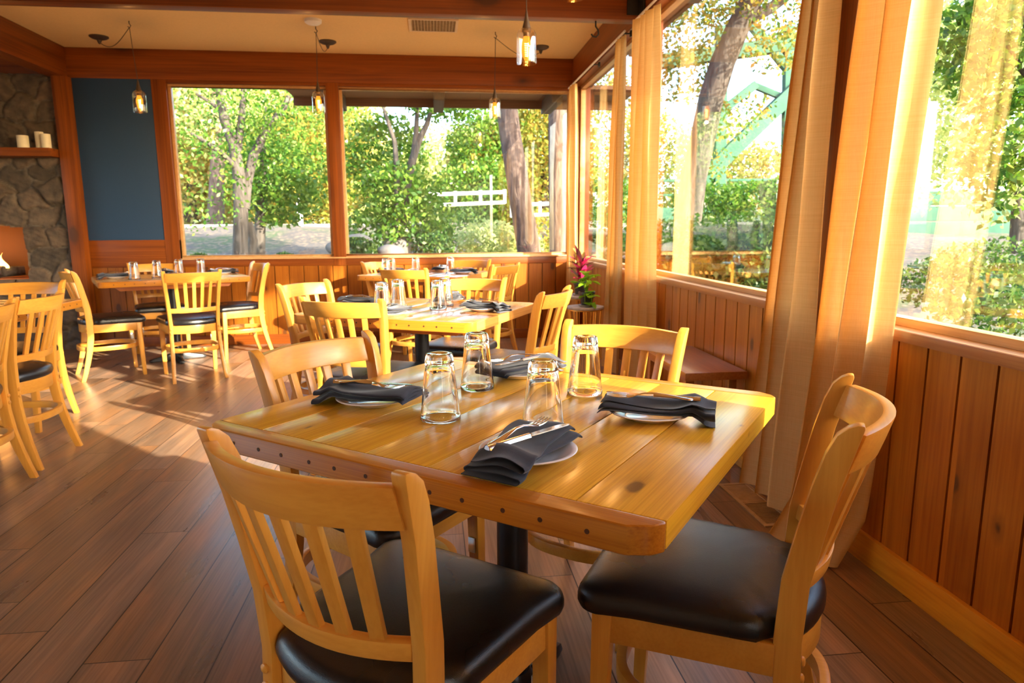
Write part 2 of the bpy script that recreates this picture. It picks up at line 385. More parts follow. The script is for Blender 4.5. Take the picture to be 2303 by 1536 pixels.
# corner post, back posts
struct('trim_%d' % n, MB().box(XW-.055, XW+.14, YB-.04, YB+.14, 0, ZB), M['beamZ'], bevel=.004); n += 1
struct('trim_%d' % n, MB().box(-3.475, -3.345, YB-.11, YB+.12, 0, ZB), M['beamZ'], bevel=.006); n += 1
struct('trim_%d' % n, MB().box(-2.635, -2.50, YB-.012, YB+.12, .80, ZB), M['beamZ'], bevel=.004); n += 1
struct('trim_%d' % n, MB().box(-1.01, -.888, YB-.012, YB+.12, .80, ZB), M['beamZ'], bevel=.004); n += 1
# back wainscot
mb = MB(); mb.box(-3.345, XW, YB+.012, YB+.14, 0, .86, 1)
x = -3.345
while x < XW-.01:
    mb.box(x+.004, min(x+.145, XW)-.004, YB, YB+.02, .02, .80, 0); x += .145
struct('wall_back', mb, [M['boardB'], M['groove']], smooth=False)
struct('trim_%d' % n, MB().box(-2.50, XW-.04, YB-.008, YB+.14, .80, .872), M['beamX'], bevel=.004); n += 1
struct('trim_%d' % n, MB().box(-2.50, XW-.04, YB-.025, YB+.10, .872, .885), M['sill'], bevel=.002); n += 1
struct('trim_%d' % n, MB().box(-3.345, -2.50, YB-.006, YB+.1, .80, 1.07), M['beamX'], bevel=.003); n += 1
struct('baseboard_back', MB().box(-3.345, XW, YB-.014, YB+.005, 0, .10), M['beamX'], bevel=.003)
# fireplace-side wall behind, unseen left wall with openings added for daylight, solid front wall
struct('wall_left', MB().box(XL-.2, XL, YF, YB, 0, .85).box(XL-.2, XL, YF, YB, 2.4, ZC).box(XL-.2, XL, 1.0, 1.6, .85, 2.4).box(XL-.2, XL, 5.4, YB, .85, 2.4).box(XL-.2, XL, YF, -1.6, .85, 2.4), M['plaster'])
struct('wall_front', MB().box(XL, XW+.1, YF-.2, YF, 0, ZC), M['plaster'])

def window(k, xa, ya, xb, yb, z0, z1, nx, ny, glass_off=.06, fw=.028):
    """frame bars + one pane; (xa,ya)-(xb,yb) along the wall, (nx,ny) outward normal"""
    a = Vector((xa, ya, 0)); b = Vector((xb, yb, 0)); L = (b-a).length; d = (b-a)/L; nn = Vector((nx, ny, 0))
    rz = math.atan2(d.y, d.x); mid = (a+b)/2 + nn*glass_off
    mb = MB()
    for zz in (z0+fw/2, z1-fw/2): mb.obox(mid+Vector((0, 0, zz)), (L, .05, fw), rz)
    for s in (-1, 1): mb.obox(mid+d*s*(L/2-fw/2)+Vector((0, 0, (z0+z1)/2)), (fw, .05, z1-z0-2*fw), rz)
    w = mb.build('window_%d' % k, M['sill'], bevel=.003); w['kind'] = 'structure'
    MB().obox(mid+Vector((0, 0, (z0+z1)/2)), (L-2*fw+.004, .004, z1-z0-2*fw+.004), rz).build('window_pane', M['pane'], w)
window(1, -2.50, YB, -1.01, YB, .885, ZB-.03, 0, 1)
window(2, -.888, YB, XW-.055, YB, .885, ZB-.03, 0, 1)
window(3, XW, PYS[0]+.075, XW, YB-.04, SILL, ZB, 1, 0)
window(4, XW, PYS[1]+.075, XW, PYS[0]-.075, SILL, ZB, 1, 0)
window(5, XW, PYS[2]+.075, XW, PYS[1]-.075, SILL, ZB, 1, 0)
# header strip above back windows
struct('trim_%d' % n, MB().box(-2.50, XW-.055, YB+.0, YB+.1, ZB-.03, ZB), M['beamX'], bevel=.002); n += 1

# eaves outside
struct('trim_%d' % n, MB().box(-1.48, 2.22, YB+.15, YB+.86, 2.60, 2.64).box(-1.48, 2.22, YB+.84, YB+.88, 2.51, 2.64), M['eave']); n += 1
struct('trim_%d' % n, MB().box(XW+.13, 2.12, YF, YB+.15, 2.95, 2.98).box(2.08, 2.12, YF, YB+.15, 2.93, 2.98).box(XW+.12, XW+.15, YF, YB+.15, ZB, 2.95), M['eave']); n += 1
mb = MB()
for rx in (-.97, .10, 1.33): mb.box(rx-.055, rx+.055, YB+.14, YB+.9, 2.46, 2.60)
for ry in (6.4, 5.3, 4.2, 3.1, 2.0, .9, -.2): mb.box(XW+.15, 2.08, ry-.05, ry+.05, 2.87, 2.95)
struct('trim_%d' % n, mb, M['rafter'], bevel=.004); n += 1
struct('trim_%d' % n, MB().box(-7.4, 2.12, -5., YB+.2, ZC+.12, ZC+.2), M['eave']); n += 1

# iron bracket at the cross beam end
tag(MB().box(XW-.135, XW-.03, 4.808, 4.82, ZB+.03, ZB+.22).box(XW-.052, XW-.04, 4.70, 4.82, ZB+.03, ZB+.22).build('beam_bracket', M['bracket'], bevel=.002),
    'black iron angle bracket where the cross beam meets the window header', 'bracket')

# blue panel
tag(MB().box(-3.345, -2.635, YB-.004, YB+.05, 1.07, ZB).build('wall_panel', M['blue'], bevel=.003), 'tall dark blue painted panel between two timber posts', 'panel')

# ------------------------------------------------------------------ fireplace
def fireplace():
    fp = empty('fireplace', (-4.6, YB, 0)); tag(fp, 'rough stone fireplace with a fire burning, left of the tall timber post', 'fireplace')
    L = Vector((-4.6, YB, 0))
    x0, x1, z0, z1 = -6.6, -3.42, 0., ZB+.02
    ox0, ox1, oz0, oz1 = -5.4, -3.90, .70, 1.20
    # stones: voronoi cells in the wall plane pushed out unevenly
    NX, NZ = 230, 190
    X, Z = np.meshgrid(np.linspace(x0, x1, NX), np.linspace(z0, z1, NZ))
    r = np.random.default_rng(5); pts = []
    gx = np.arange(x0-.2, x1+.3, .27); gz = np.arange(z0-.1, z1+.3, .20)
    for j, b in enumerate(gz):
        for a in gx: pts.append((a+(j % 2)*.13+r.uniform(-.09, .09), b+r.uniform(-.07, .07)))
    pts = np.array(pts)
    wx = X+.02*np.sin(Z*23)+.015*np.sin(X*31+1); wz = Z+.018*np.sin(X*27)+.012*np.sin(Z*37)
    D = (wx[..., None]-pts[:, 0])**2+((wz[..., None]-pts[:, 1])*1.25)**2
    idx = np.argpartition(D, 1, axis=-1)[..., :2]; d2 = np.take_along_axis(D, idx, -1); o = np.argsort(d2, -1)
    idx = np.take_along_axis(idx, o, -1); d2 = np.sqrt(np.take_along_axis(d2, o, -1)); edge = d2[..., 1]-d2[..., 0]
    lift = r.uniform(.02, .075, len(pts)); tone = r.uniform(0, 1, len(pts)); warm = r.uniform(0, 1, len(pts)); slope = r.uniform(-.12, .12, (len(pts), 2))
    cell = idx[..., 0]; e = np.clip(edge/.045, 0, 1)
    prof = e**.5
    out = prof*(lift[cell]+slope[cell][..., 0]*(X-pts[cell][..., 0])+slope[cell][..., 1]*(Z-pts[cell][..., 1]))+.006*np.sin(X*60+Z*45)*np.sin(Z*80)
    arch = oz1+.06*np.cos((X-(ox0+ox1)/2)/(ox1-ox0)*PI)
    inside = (X > ox0) & (X < ox1) & (Z > oz0) & (Z < arch)
    V = np.stack([X-L.x, -out-.01, Z], -1).reshape(-1, 3)
    F = []
    ins = inside
    for j in range(NZ-1):
        for i in range(NX-1):
            if ins[j, i] and ins[j+1, i] and ins[j, i+1] and ins[j+1, i+1]: continue
            k = j*NX+i; F.append((k, k+1, k+NX+1, k+NX))
    me = bpy.data.meshes.new('stone_surround'); me.from_pydata(V.tolist(), [], F)
    ca = me.color_attributes.new('stone', 'FLOAT_COLOR', 'POINT')
    base = np.stack([.05+.09*tone, .04+.06*tone, .03+.04*tone], -1); base = base*(1-.35*warm[:, None])+np.array([.13, .075, .04])*(.35*warm[:, None])
    cc = base[cell]; mort = np.array([.15, .125, .10]); k = np.clip(1-edge/.02, 0, 1)[..., None]; cc = cc*(1-k)+mort*k
    ca.data.foreach_set('color', np.concatenate([cc, np.ones(cc.shape[:2]+(1,))], -1).reshape(-1).astype('f'))
    t = NT('fieldstone'); c = t.n('VertexColor', layer_name='stone').outputs[0]
    nz = t.n('TexNoise', {'Vector': t.n('TexCoord').outputs['Object'], 'Scale': 14., 'Detail': 6.}).outputs[0]
    c = t.mix(1., c, t.ramp(nz, [(.3, (.6, .6, .6)), (.7, (1.25, 1.2, 1.1))]), 'MULTIPLY')
    me.materials.append(t.out(t.pbr(c, .85, 0, nz, .7, .02)))
    me.polygons.foreach_set('use_smooth', [True]*len(me.polygons))
    so_ = bpy.data.objects.new('stone_surround', me); COL.objects.link(so_); so_.parent = fp
    # firebox lining
    t = NT('firebox_brick'); br = t.n('TexBrick', {'Vector': t.n('TexCoord').outputs['Object'], 'Scale': 5., 'Color1': (.36, .15, .06, 1), 'Color2': (.28, .11, .05, 1), 'Mortar': (.12, .06, .03, 1)})
    fb = t.out(t.pbr(br.outputs[0], .9))
    a, b, zz0, zz1 = ox0-L.x, ox1-L.x, oz0, oz1+.09
    mb = MB(); mb.box(a-.05, b+.05, .5, .55, zz0-.05, zz1); mb.box(a-.05, a, .0, .5, zz0-.05, zz1); mb.box(b, b+.05, .0, .5, zz0-.05, zz1)
    mb.box(a-.05, b+.05, .0, .55, zz1, zz1+.05); mb.box(a-.05, b+.05, .0, .55, zz0-.06, zz0)
    mb.build('firebox', fb, fp)
    for q, (lx, ly, lz, rr, ang) in enumerate([(-.0, .22, .06, .055, .1), (.30, .18, .055, .06, -.25), (.18, .26, .15, .05, .35), (.48, .22, .06, .055, .9)]):
        c = Vector((b-.85+lx, ly, zz0+lz)); d = Vector((math.cos(ang), math.sin(ang)*.5, .08*q % .2))*.22
        MB().tube([c-d, c-d*.3, c+d*.4, c+d], [rr*.9, rr, rr*.95, rr*.85], 9).build('log', M['bark'], fp)
    r = random.Random(3)
    for q in range(9):
        cx = b-1.05+q*.085; h = r.uniform(.10, .24)*(1.2 if q in (3, 4, 5, 6) else .8); w = r.uniform(.028, .045)
        rings = []
        for k in range(9):
            s = k/8; rad = w*math.sin(PI*(.15+.85*s)**.8+.25)*(1-s)**.45+.001
            rings.append([Vector((math.cos(j*PI/4)*abs(rad)+.02*math.sin(s*5+q), .2+math.sin(j*PI/4)*abs(rad)*.7, s*h)) for j in range(8)])
        MB().loft(rings).build('flame', M['flame'], fp, loc=(cx, 0, zz0+.10))
    pl = bpy.data.lights.new('fire_light', 'POINT'); pl.energy = 18; pl.color = (1, .38, .08); pl.shadow_soft_size = .1
    po = bpy.data.objects.new('fire_light', pl); COL.objects.link(po); po.parent = fp; po.location = (b-.55, .15, zz0+.25)
    return fp
fireplace()
tag(MB().box(-6.5, -3.48, YB-.26, YB-.02, 1.845, 1.92).build('mantel_shelf', M['beamX'], bevel=.006), 'thick reddish timber mantel shelf on the stone chimney', 'shelf')
struct('wall_back_2', MB().box(XL, -3.4, YB+.56, YB+.66, 0, ZC), M['plaster'])
for q, (cx, h, r, lab) in enumerate([(-3.745, .115, .048, 'short cream pillar candle, leftmost on the mantel shelf'), (-3.625, .155, .036, 'tallest cream pillar candle, middle one on the mantel shelf'), (-3.545, .13, .04, 'cream pillar candle beside the timber post on the mantel')]):
    c = MB().lathe([(r*.97, 0), (r, .004), (r, h-.006), (r*.95, h), (r*.7, h-.006), (.004, h-.01)], n=20).build('pillar_candle', M['candle'], loc=(cx, YB-.17+.05*(q == 1), 1.92))
    tag(c, lab, 'candle', 'pillar candles on the mantel')

# ------------------------------------------------------------------ ceiling fittings
g = empty('ceiling_vent', (.05, 6.06, ZC)); tag(g, 'square brown grid air vent set in the ceiling', 'vent')
MB().box(-.205, .205, -.175, -.155, -.012, 0).box(-.205, .205, .155, .175, -.012, 0).box(-.205, -.185, -.155, .155, -.012, 0).box(.185, .205, -.155, .155, -.012, 0).build('vent_frame', M['plaster'], g)
MB().box(-.185, .185, -.155, .155, -.002, 0).build('vent_shadow_sheet', M['dark'], g)  # flat sheet painted dark in place of shade inside the duct
mb = MB()
for i in range(15): mb.box(-.185+i*.0262, -.185+i*.0262+.008, -.155, .155, -.010, -.002)
for i in range(12): mb.box(-.185, .185, -.155+i*.0276, -.155+i*.0276+.008, -.0098, -.0022)
mb.build('vent_grille', M['register'], g)
tag(MB().lathe([(.002, -.035), (.05, -.034), (.068, -.022), (.07, 0)], n=28).build('smoke_detector', M['white'], loc=(-.93, 6.02, ZC)), 'round white smoke detector on the ceiling', 'detector')
pts = [(0, 0, 0), (0, 0, -.05), (.0, .0, -.07), (-.03, 0, -.1), (-.02, 0, -.13), (.01, 0, -.135), (.03, 0, -.115)]
hk = MB().tube([(0, 0, 0), (0, 0, -.035), (.018, 0, -.06), (.022, 0, -.085), (.004, 0, -.105), (-.02, 0, -.1), (-.03, 0, -.085)], .006, 8).build('ceiling_hook', M['bracket'], loc=(1.16, 4.87, ZB))
tag(hk, 'black screw hook under the cross beam near the corner', 'hook')

# ------------------------------------------------------------------ pendants
def pendant(jar, hook, canopy, label, first=None, s=1.0):
    """jar: top-centre of shade; hook and canopy on the ceiling"""
    root = empty('pendant_lamp', jar); tag(root, label, 'lamp', 'hanging filament pendant lamps')
    J = Vector(jar); hk = Vector(hook)-J; cp = (Vector(canopy)-J) if canopy else None
    H = .165*s; R = .052*s
    MB().lathe([(.020*s, .012), (R*.80, 0), (R*.97, -.02), (R, -.04), (R*1.02, -H+.01), (R*.98, -H)], n=28, caps=False).build('glass_shade', M['shade'], root)
    MB().lathe([(.003, .10*s), (.006, .085*s), (.012, .05*s), (.022*s, .012), (.024*s, -.004), (.017*s, -.012), (.016*s, -.03)], n=20).build('socket_cap', M['metal_dark'], root)
    MB().lathe([(.016*s, -.030), (.017*s, -.04), (.026*s, -.062), (.027*s, -.085), (.020*s, -.125), (.010*s, -.148), (.002, -.152)], n=20).build('bulb', M['bulb'], root)
    mb = MB(); coil = []
    for i in range(97):
        a = i/96; coil.append((.010*s*math.cos(a*2*PI*8)*(1-.3*a), .010*s*math.sin(a*2*PI*8)*(1-.3*a), -.06-.07*a))
    mb.tube(coil, .0016*s, 5); mb.build('filament', M['filament'], root)
    if cp:
        MB().tube([(0, 0, .1*s), (hk.x*.5, hk.y*.5, hk.z*.5), (hk.x, hk.y, hk.z-.055)], .0028, 6).build('cord', M['metal_dark'], root)
        a = Vector((hk.x, hk.y, hk.z-.05)); b = cp-Vector((0, 0, .05)); sag = []
        for i in range(13):
            t_ = i/12; p = a.lerp(b, t_); p.z -= .10*math.sin(PI*t_)*(.6+.4*t_); sag.append(p)
        MB().tube(sag, .0028, 6).build('swag_cord', M['metal_dark'], root)
        MB().tube([hk, hk-Vector((0, 0, .02)), hk+Vector((.012, 0, -.035)), hk+Vector((0, 0, -.055)), hk+Vector((-.012, 0, -.042))], .004, 6).build('hook', M['metal_dark'], root)
        MB().lathe([(.078, 0), (.078, -.008), (.06, -.02), (.02, -.032), (.010, -.06), (.002, -.066)], n=24).build('canopy', M['metal_dark'], root, loc=cp)
    else:
        MB().tube([(0, 0, .1*s), (hk.x, hk.y, hk.z)], .0028, 6).build('cord', M['metal_dark'], root)
        MB().lathe([(.078, 0), (.078, -.008), (.06, -.02), (.02, -.032), (.010, -.06), (.002, -.066)], n=24).build('canopy', M['metal_dark'], root, loc=hk)
    pl = bpy.data.lights.new('bulb_light', 'POINT'); pl.energy = 3; pl.color = (1, .5, .16); pl.shadow_soft_size = .012
    po = bpy.data.objects.new('bulb_light', pl); COL.objects.link(po); po.parent = root; po.location = (0, 0, -.175)
    return root
pendant((-2.405, 6.2, 2.306), (-2.43, 6.2, ZC), (-2.89, 6.70, ZC), 'lit glass pendant hanging before the blue wall panel')
pendant((-.948, 6.21, 2.326), (-.94, 6.21, ZC), (-.91, 6.67, ZC), 'lit glass pendant hanging before the post between the back windows')
pendant((.578, 6.22, 2.30), (.588, 6.22, ZC), (1.06, 6.665, ZC), 'small lit glass pendant before the right half of the back window')
pendant((.513, 3.7, 2.19), (.515, 3.7, ZC), None, 'nearest whole pendant, lit filament bulb in clear glass', s=1.0)
pendant((.665, 3.25, 2.375), (.665, 3.25, ZC), None, 'pendant cut off by the top edge, only its lower rim showing')
# ------------------------------------------------------------------ curtains and rods
def curtain(name, top, bot, ztop, zbot, folds, amp, xc, label, puddle=0, ph=0.0, xb=None, seed=1, dg=0.0):
    """top/bot = (y_start, y_end) of the cloth along the wall at rod and at hem"""
    NU, NV = folds*18, 44; r = random.Random(seed); am = [r.uniform(.6, 1.25) for _ in range(folds+2)]; sh = [r.uniform(-.25, .25) for _ in range(folds+2)]
    V = []; F = []
    xb = xc if xb is None else xb
    for j in range(NV+1):
        v = j/NV; z = ztop+(zbot-ztop)*v
        ya = top[0]+(bot[0]-top[0])*v**1.3; yb_ = top[1]+(bot[1]-top[1])*v**1.3
        for i in range(NU+1):
            u = i/NU; k = u*folds; kk = int(min(k, folds-1e-6)); a_ = am[kk]*(1-(k-kk))+am[kk+1]*(k-kk); s_ = sh[kk]*(1-(k-kk))+sh[kk+1]*(k-kk)
            phs = 2*PI*(k+s_*v)+ph
            A = amp*a_*(.55+.45*min(1, v*3))
            x = xc+(xb-xc)*v+dg*(.5-u)+A*math.sin(phs)+.006*math.sin(9*v+k*3)
            y = ya+(yb_-ya)*u+A*.35*math.sin(2*phs+.6)
            zz = z
            if puddle and v > .93:
                t_ = (v-.93)/.07; x -= puddle*t_*(.5+.5*math.sin(phs*.5)); zz = max(.008, z)
            V.append((x, y, zz))
    for j in range(NV):
        for i in range(NU): k = j*(NU+1)+i; F.append((k, k+1, k+NU+2, k+NU+1))
    me = bpy.data.meshes.new(name); me.from_pydata(V, [], F); me.materials.append(M['linen'])
    me.polygons.foreach_set('use_smooth', [True]*len(F))
    o = bpy.data.objects.new(name, me); COL.objects.link(o); tag(o, label, 'curtain', 'tan linen curtains on the window wall'); return o
curtain('curtain', (6.70, 6.97), (6.64, 6.99), ZB-.04, .03, 3, .035, 1.40, 'tan linen curtain gathered in the far corner behind the potted plants', seed=2)
curtain('curtain', (5.02, 5.25), (5.00, 5.42), ZB-.04, .03, 3, .03, 1.41, 'tan linen curtain on the far side of the second window post', seed=3)
curtain('curtain', (4.33, 4.72), (4.26, 4.76), ZB-.04, .03, 4, .032, 1.405, 'sunlit linen curtain just this side of the second window post', seed=4, ph=1, dg=.05)
curtain('curtain', (2.36, 2.50), (2.37, 2.82), ZB-.04, .035, 3, .033, 1.415, 'broad tan linen curtain left of the dark window post, hem above floor vent', seed=5, ph=.4, xb=1.39)
curtain('curtain', (1.86, 2.10), (2.03, 2.33), ZB-.04, .008, 3, .036, 1.39, 'bright sunlit linen curtain behind the right chair, hem pooled on floor', puddle=.09, seed=8, ph=2.2, xb=1.37, dg=.09)
curtain('curtain', (.0, .82), (.0, .82), ZB-.04, .02, 7, .045, 1.40, 'unseen linen curtain at the near window end, widened to shade the nearest table', seed=9)  # out of view, drawn wide to keep sun off the nearest table
for a, b, lab in ((4.98, 7.0, 'thin pale curtain rod over the far right window'), (2.45, 4.76, 'thin pale curtain rod over the middle right window'), (-.06, 2.25, 'thin pale curtain rod over the nearest right window')):
    rd = empty('curtain_rod', (1.40, a, ZB-.03)); tag(rd, lab, 'rod', 'curtain rods over the right windows')
    MB().tube([(0, 0, 0), (0, (b-a)/2, 0), (0, b-a, 0)], .008, 10).build('rod', M['white'], rd)
    for yy in (.06, (b-a)/2, b-a-.06): MB().box(-.005, .07, yy-.006, yy+.006, -.004, .004).box(.055, .07, yy-.012, yy+.012, -.02, .02).build('bracket', M['bracket'], rd)

# ------------------------------------------------------------------ floor register
g = empty('floor_register', (1.352, 2.60, 0)); tag(g, 'bronze metal floor vent with slats beneath the curtain', 'vent')
mb = MB(); mb.box(-.07, .07, -.225, -.205, 0, .006).box(-.07, .07, .205, .225, 0, .006).box(-.07, -.052, -.205, .205, 0, .006).box(.052, .07, -.205, .205, 0, .006).box(-.052, .052, -.006, .006, 0, .006).build('register_frame', M['register'], g, bevel=.0015)
MB().box(-.052, .052, -.205, .205, 0, .001).build('register_shadow_sheet', M['dark'], g)  # thin dark sheet standing in for the shaded opening below the slats
mb = MB()
for i in range(15): mb.box(-.052, .052, -.198+i*.0128, -.198+i*.0128+.005, .001, .0045)
for i in range(15): mb.box(-.052, .052, .012+i*.0128, .012+i*.0128+.010, .001, .0045)
mb.build('register_slats', M['register'], g)

# ------------------------------------------------------------------ chair
def arc(x, half, bow): return -bow*(1-(x/half)**2)
def make_chair():
    root = empty('dining_chair')
    # rear legs that run up as back posts
    prof = [(0, -.085, .030), (.06, -.065, .033), (.14, -.042, .037), (.24, -.018, .042), (.34, -.004, .046), (.45, 0, .048), (.56, -.006, .047), (.66, -.024, .045), (.75, -.042, .043), (.81, -.058, .042), (.845, -.070, .036), (.860, -.080, .024), (.866, -.086, .010)]
    for s in (-1, 1):
        rings = []
        for z, yy, d in prof:
            xx = s*float(np.interp(z, [0, .2, .45, .6, .75, .866], [.190, .176, .170, .178, .192, .202])); w = .013
            rings.append([(xx-w, yy-d/2, z), (xx+w, yy-d/2, z), (xx+w, yy+d/2, z), (xx-w, yy+d/2, z)])
        lg = MB().loft(rings).build('leg', M['mapleZ'], root, bevel=.003)
        for zz in (.412, .378):
            b = MB().lathe([(.0095, 0), (.009, .0035), (.005, .006), (.0005, .0066)], n=12).build('screw_plug', M['mapleX'], lg)
            b.rotation_euler = (PI/2, 0, 0); b.location = (s*.1745, -.0255, zz)
    # crest rail
    def bowed(zs, bow, th, y0f, half=.190, nseg=16, crown=0):
        rings = []
        for i in range(nseg+1):
            x = -half+2*half*i/nseg; yy = arc(x, half, bow)
            # local normal
            dy = 2*bow*x/half**2; nrm = Vector((-dy, 1, 0)).normalized()
            r = []
            for z, side in [(zs[0], -1), (zs[0], 1)]+[(z_, 1) for z_ in zs[1:]]+[(z_, -1) for z_ in reversed(zs[1:])]:
                zc = z+(crown*(1-(x/half)**2) if z == zs[-1] else 0)
                p = Vector((x, yy+y0f(z), zc))+nrm*side*th/2; r.append(p)
            rings.append(r)
        return MB().loft(rings)
    yl = lambda z: -.006-.36*max(0, z-.56)**1.0*.9 if z > .56 else -.004
    bowed((.776, .810, .846), .056, .022, lambda z: yl(z)+.012, crown=.004).build('crest_rail', M['mapleX'], root, bevel=.004)
    bowed((.538, .572), .050, .022, lambda z: yl(z)+.0, half=.171, crown=0).build('lower_rail', M['mapleX'], root, bevel=.003)
    for x in (-.124, -.062, 0, .062, .124):
        rings = []
        for k in range(7):
            z = .566+(.780-.566)*k/6; f = k/6; xs_ = x*(.86+.14*f); yy = arc(x, .19, .050*(1-f)+.056*f)+yl(z)+.012*f-.0
            dy = 2*.053*x/.19**2; nr = Vector((-dy, 1, 0)).normalized(); tx = Vector((nr.y, -nr.x, 0))
            c = Vector((xs_, yy, z)); rings.append([c-tx*.0125-nr*.0065, c+tx*.0125-nr*.0065, c+tx*.0125+nr*.0065, c-tx*.0125+nr*.0065])
        MB().loft(rings).build('slat', M['mapleZ'], root, bevel=.002)
    # front legs
    for s in (-1, 1):
        rings = [[(s*.193+a*w-s*.004*(z < .2), .335+b*w+oy, z) for a, b in ((-1, -1), (1, -1), (1, 1), (-1, 1))] for z, w, oy in ((0, .014, .012), (.2, .0165, .006), (.436, .0195, 0))]
        lg = MB().loft(rings).build('leg', M['mapleZ'], root, bevel=.003)
        MB().box(s*.193-s*.0195, s*.193-s*.023, .325, .348, .255, .30).build('steel_bracket', M['zinc'], lg, bevel=.0005)
    # seat frame
    mb = MB(); mb.box(-.18, .18, .328, .350, .374, .438)
    for s in (-1, 1):
        mb.loft([[(s*(.176)-.010, .02, z), (s*.176+.010, .02, z), (s*.196+.010, .32, z), (s*.196-.010, .32, z)] for z in (.374, .438)])
    mb.build('seat_frame', M['mapleX'], root, bevel=.003)
    bowed((.374, .438), .060, .020, lambda z: .012, half=.165).build('rear_rail', M['mapleX'], root, bevel=.003)
    # hoop brace
    rings = []; N_ = 48
    for i in range(N_):
        a = 2*PI*i/N_; c_, s_ = math.cos(a), math.sin(a); e_ = 2/2.7
        px = .186*abs(c_)**e_*(1 if c_ > 0 else -1); py = .130+.205*abs(s_)**e_*(1 if s_ > 0 else -1)
        q = Vector((px/.186**2, (py-.13)/.205**2, 0)).normalized()
        c = Vector((px, py, .245)); rings.append([c-q*.011+Vector((0, 0, -.017)), c+q*.011+Vector((0, 0, -.017)), c+q*.011+Vector((0, 0, .017)), c-q*.011+Vector((0, 0, .017))])
    MB().loop(rings).build('hoop_stretcher', M['mapleY'], root, bevel=.003)
    # seat cushion
    out = []
    def seg(a, b, k): return [(a[0]+(b[0]-a[0])*i/k, a[1]+(b[1]-a[1])*i/k) for i in range(k)]
    R = .045
    def corner(cx, cy, a0, r=R, k=7): return [(cx+r*math.cos(math.radians(a0+90*i/k)), cy+r*math.sin(math.radians(a0+90*i/k))) for i in range(k+1)]
    right = [(.158, -.01), (.162, .016), (.178, .036), (.196, .05)]+seg((.199, .08), (.217, .33), 5)[:]+corner(.226-R, .392-R, 0)
    rearp = [(x, -.012+arc(x, .165, .052)) for x in np.linspace(-.148, .148, 13)]
    left = [(-x, y_) for x, y_ in reversed(right)]
    front = seg((.165, .392), (-.165, .392), 6)[1:]
    outline = [(float(a), float(b)) for a, b in rearp]+right+front+left
    cx0, cy0 = 0, .17
    def lev(sc, z, inset=0, crown=0): return [(cx0+(x-cx0)*sc, cy0+(y_-cy0)*sc, z) for x, y_ in outline]
    lv = [(.955, .436), (.985, .439), (1.0, .449), (1.0, .460), (.987, .472), (.955, .4815), (.90, .487), (.8, .4915), (.62, .495), (.4, .497), (.18, .498), (.03, .498)]
    MB().loft([lev(a, z) for a, z in lv]).build('seat', M['vinyl'], root, angle=60)
    return root
chair0 = make_chair(); used = [False]
def chair(x, y, head, label, group):
    o = copy_tree(chair0) if used[0] else chair0
    used[0] = True
    o.location = (x, y, 0); o.rotation_euler = (0, 0, -math.radians(head))
    for k in ('group',):
        o[k] = group
    o['label'] = label; o['category'] = 'chair'; return o
G1, G2, G3, G4, G5 = ['chairs around the '+s for s in ('nearest table', 'middle table', 'far table below the back window', 'table beside the blue panel', 'table at the left edge')]
chair(-.158, 1.037, 37, 'nearest light wooden chair, back to the camera, black vinyl seat', G1)
chair(.705, 1.185, -59, 'light wooden chair at the right end of nearest table, before the curtains', G1)
chair(-.278, 1.897, 129.7, 'light wooden chair at the left side of the nearest table, seat hidden', G1)
chair(.567, 2.068, 218.3, 'sunlit wooden chair beyond the nearest table, crest half in shadow', G1)
chair(-.392, 3.212, 23, 'wooden chair with back to camera at the middle table', G2)
chair(-.709, 4.105, 122, 'sunlit wooden chair at the left end of the middle table', G2)
chair(.560, 3.473, -60, 'wooden chair at the right end of middle table, seen from behind', G2)
chair(.232, 4.25, 206, 'sunlit wooden chair facing the camera beyond the middle table glasses', G2)
chair(-.205, 5.52, 27, 'sunlit wooden chair with back to camera at the far table', G3)
chair(.565, 5.90, -50, 'sunlit wooden chair at the right end of the far table', G3)
chair(-.50, 6.62, 118, 'chair at the left end of far table, only its crest showing', G3)
chair(.345, 6.75, 207, 'chair between the far table and the back window', G3)
chair(-1.875, 5.49, -28, 'wooden chair with back to camera at the table by the blue panel', G4)
chair(-1.70, 6.62, 238, 'wooden chair at the right end of table by the blue panel, below window', G4)
chair(-2.62, 6.72, 152, 'chair behind the table by the blue panel, against the panelling', G4)
chair(-2.77, 5.70, 58, 'chair seen side-on left of the table by the blue panel', G4)
chair(-2.52, 4.46, 180, 'chair at the far end of the left edge table, facing the camera', G5)
chair(-2.05, 3.63, -90, 'whole chair beside the left edge table, its back toward us', G5)
chair(-2.02, 3.147, -90, 'chair cut by the left edge of the picture, nearest of its table', G5)

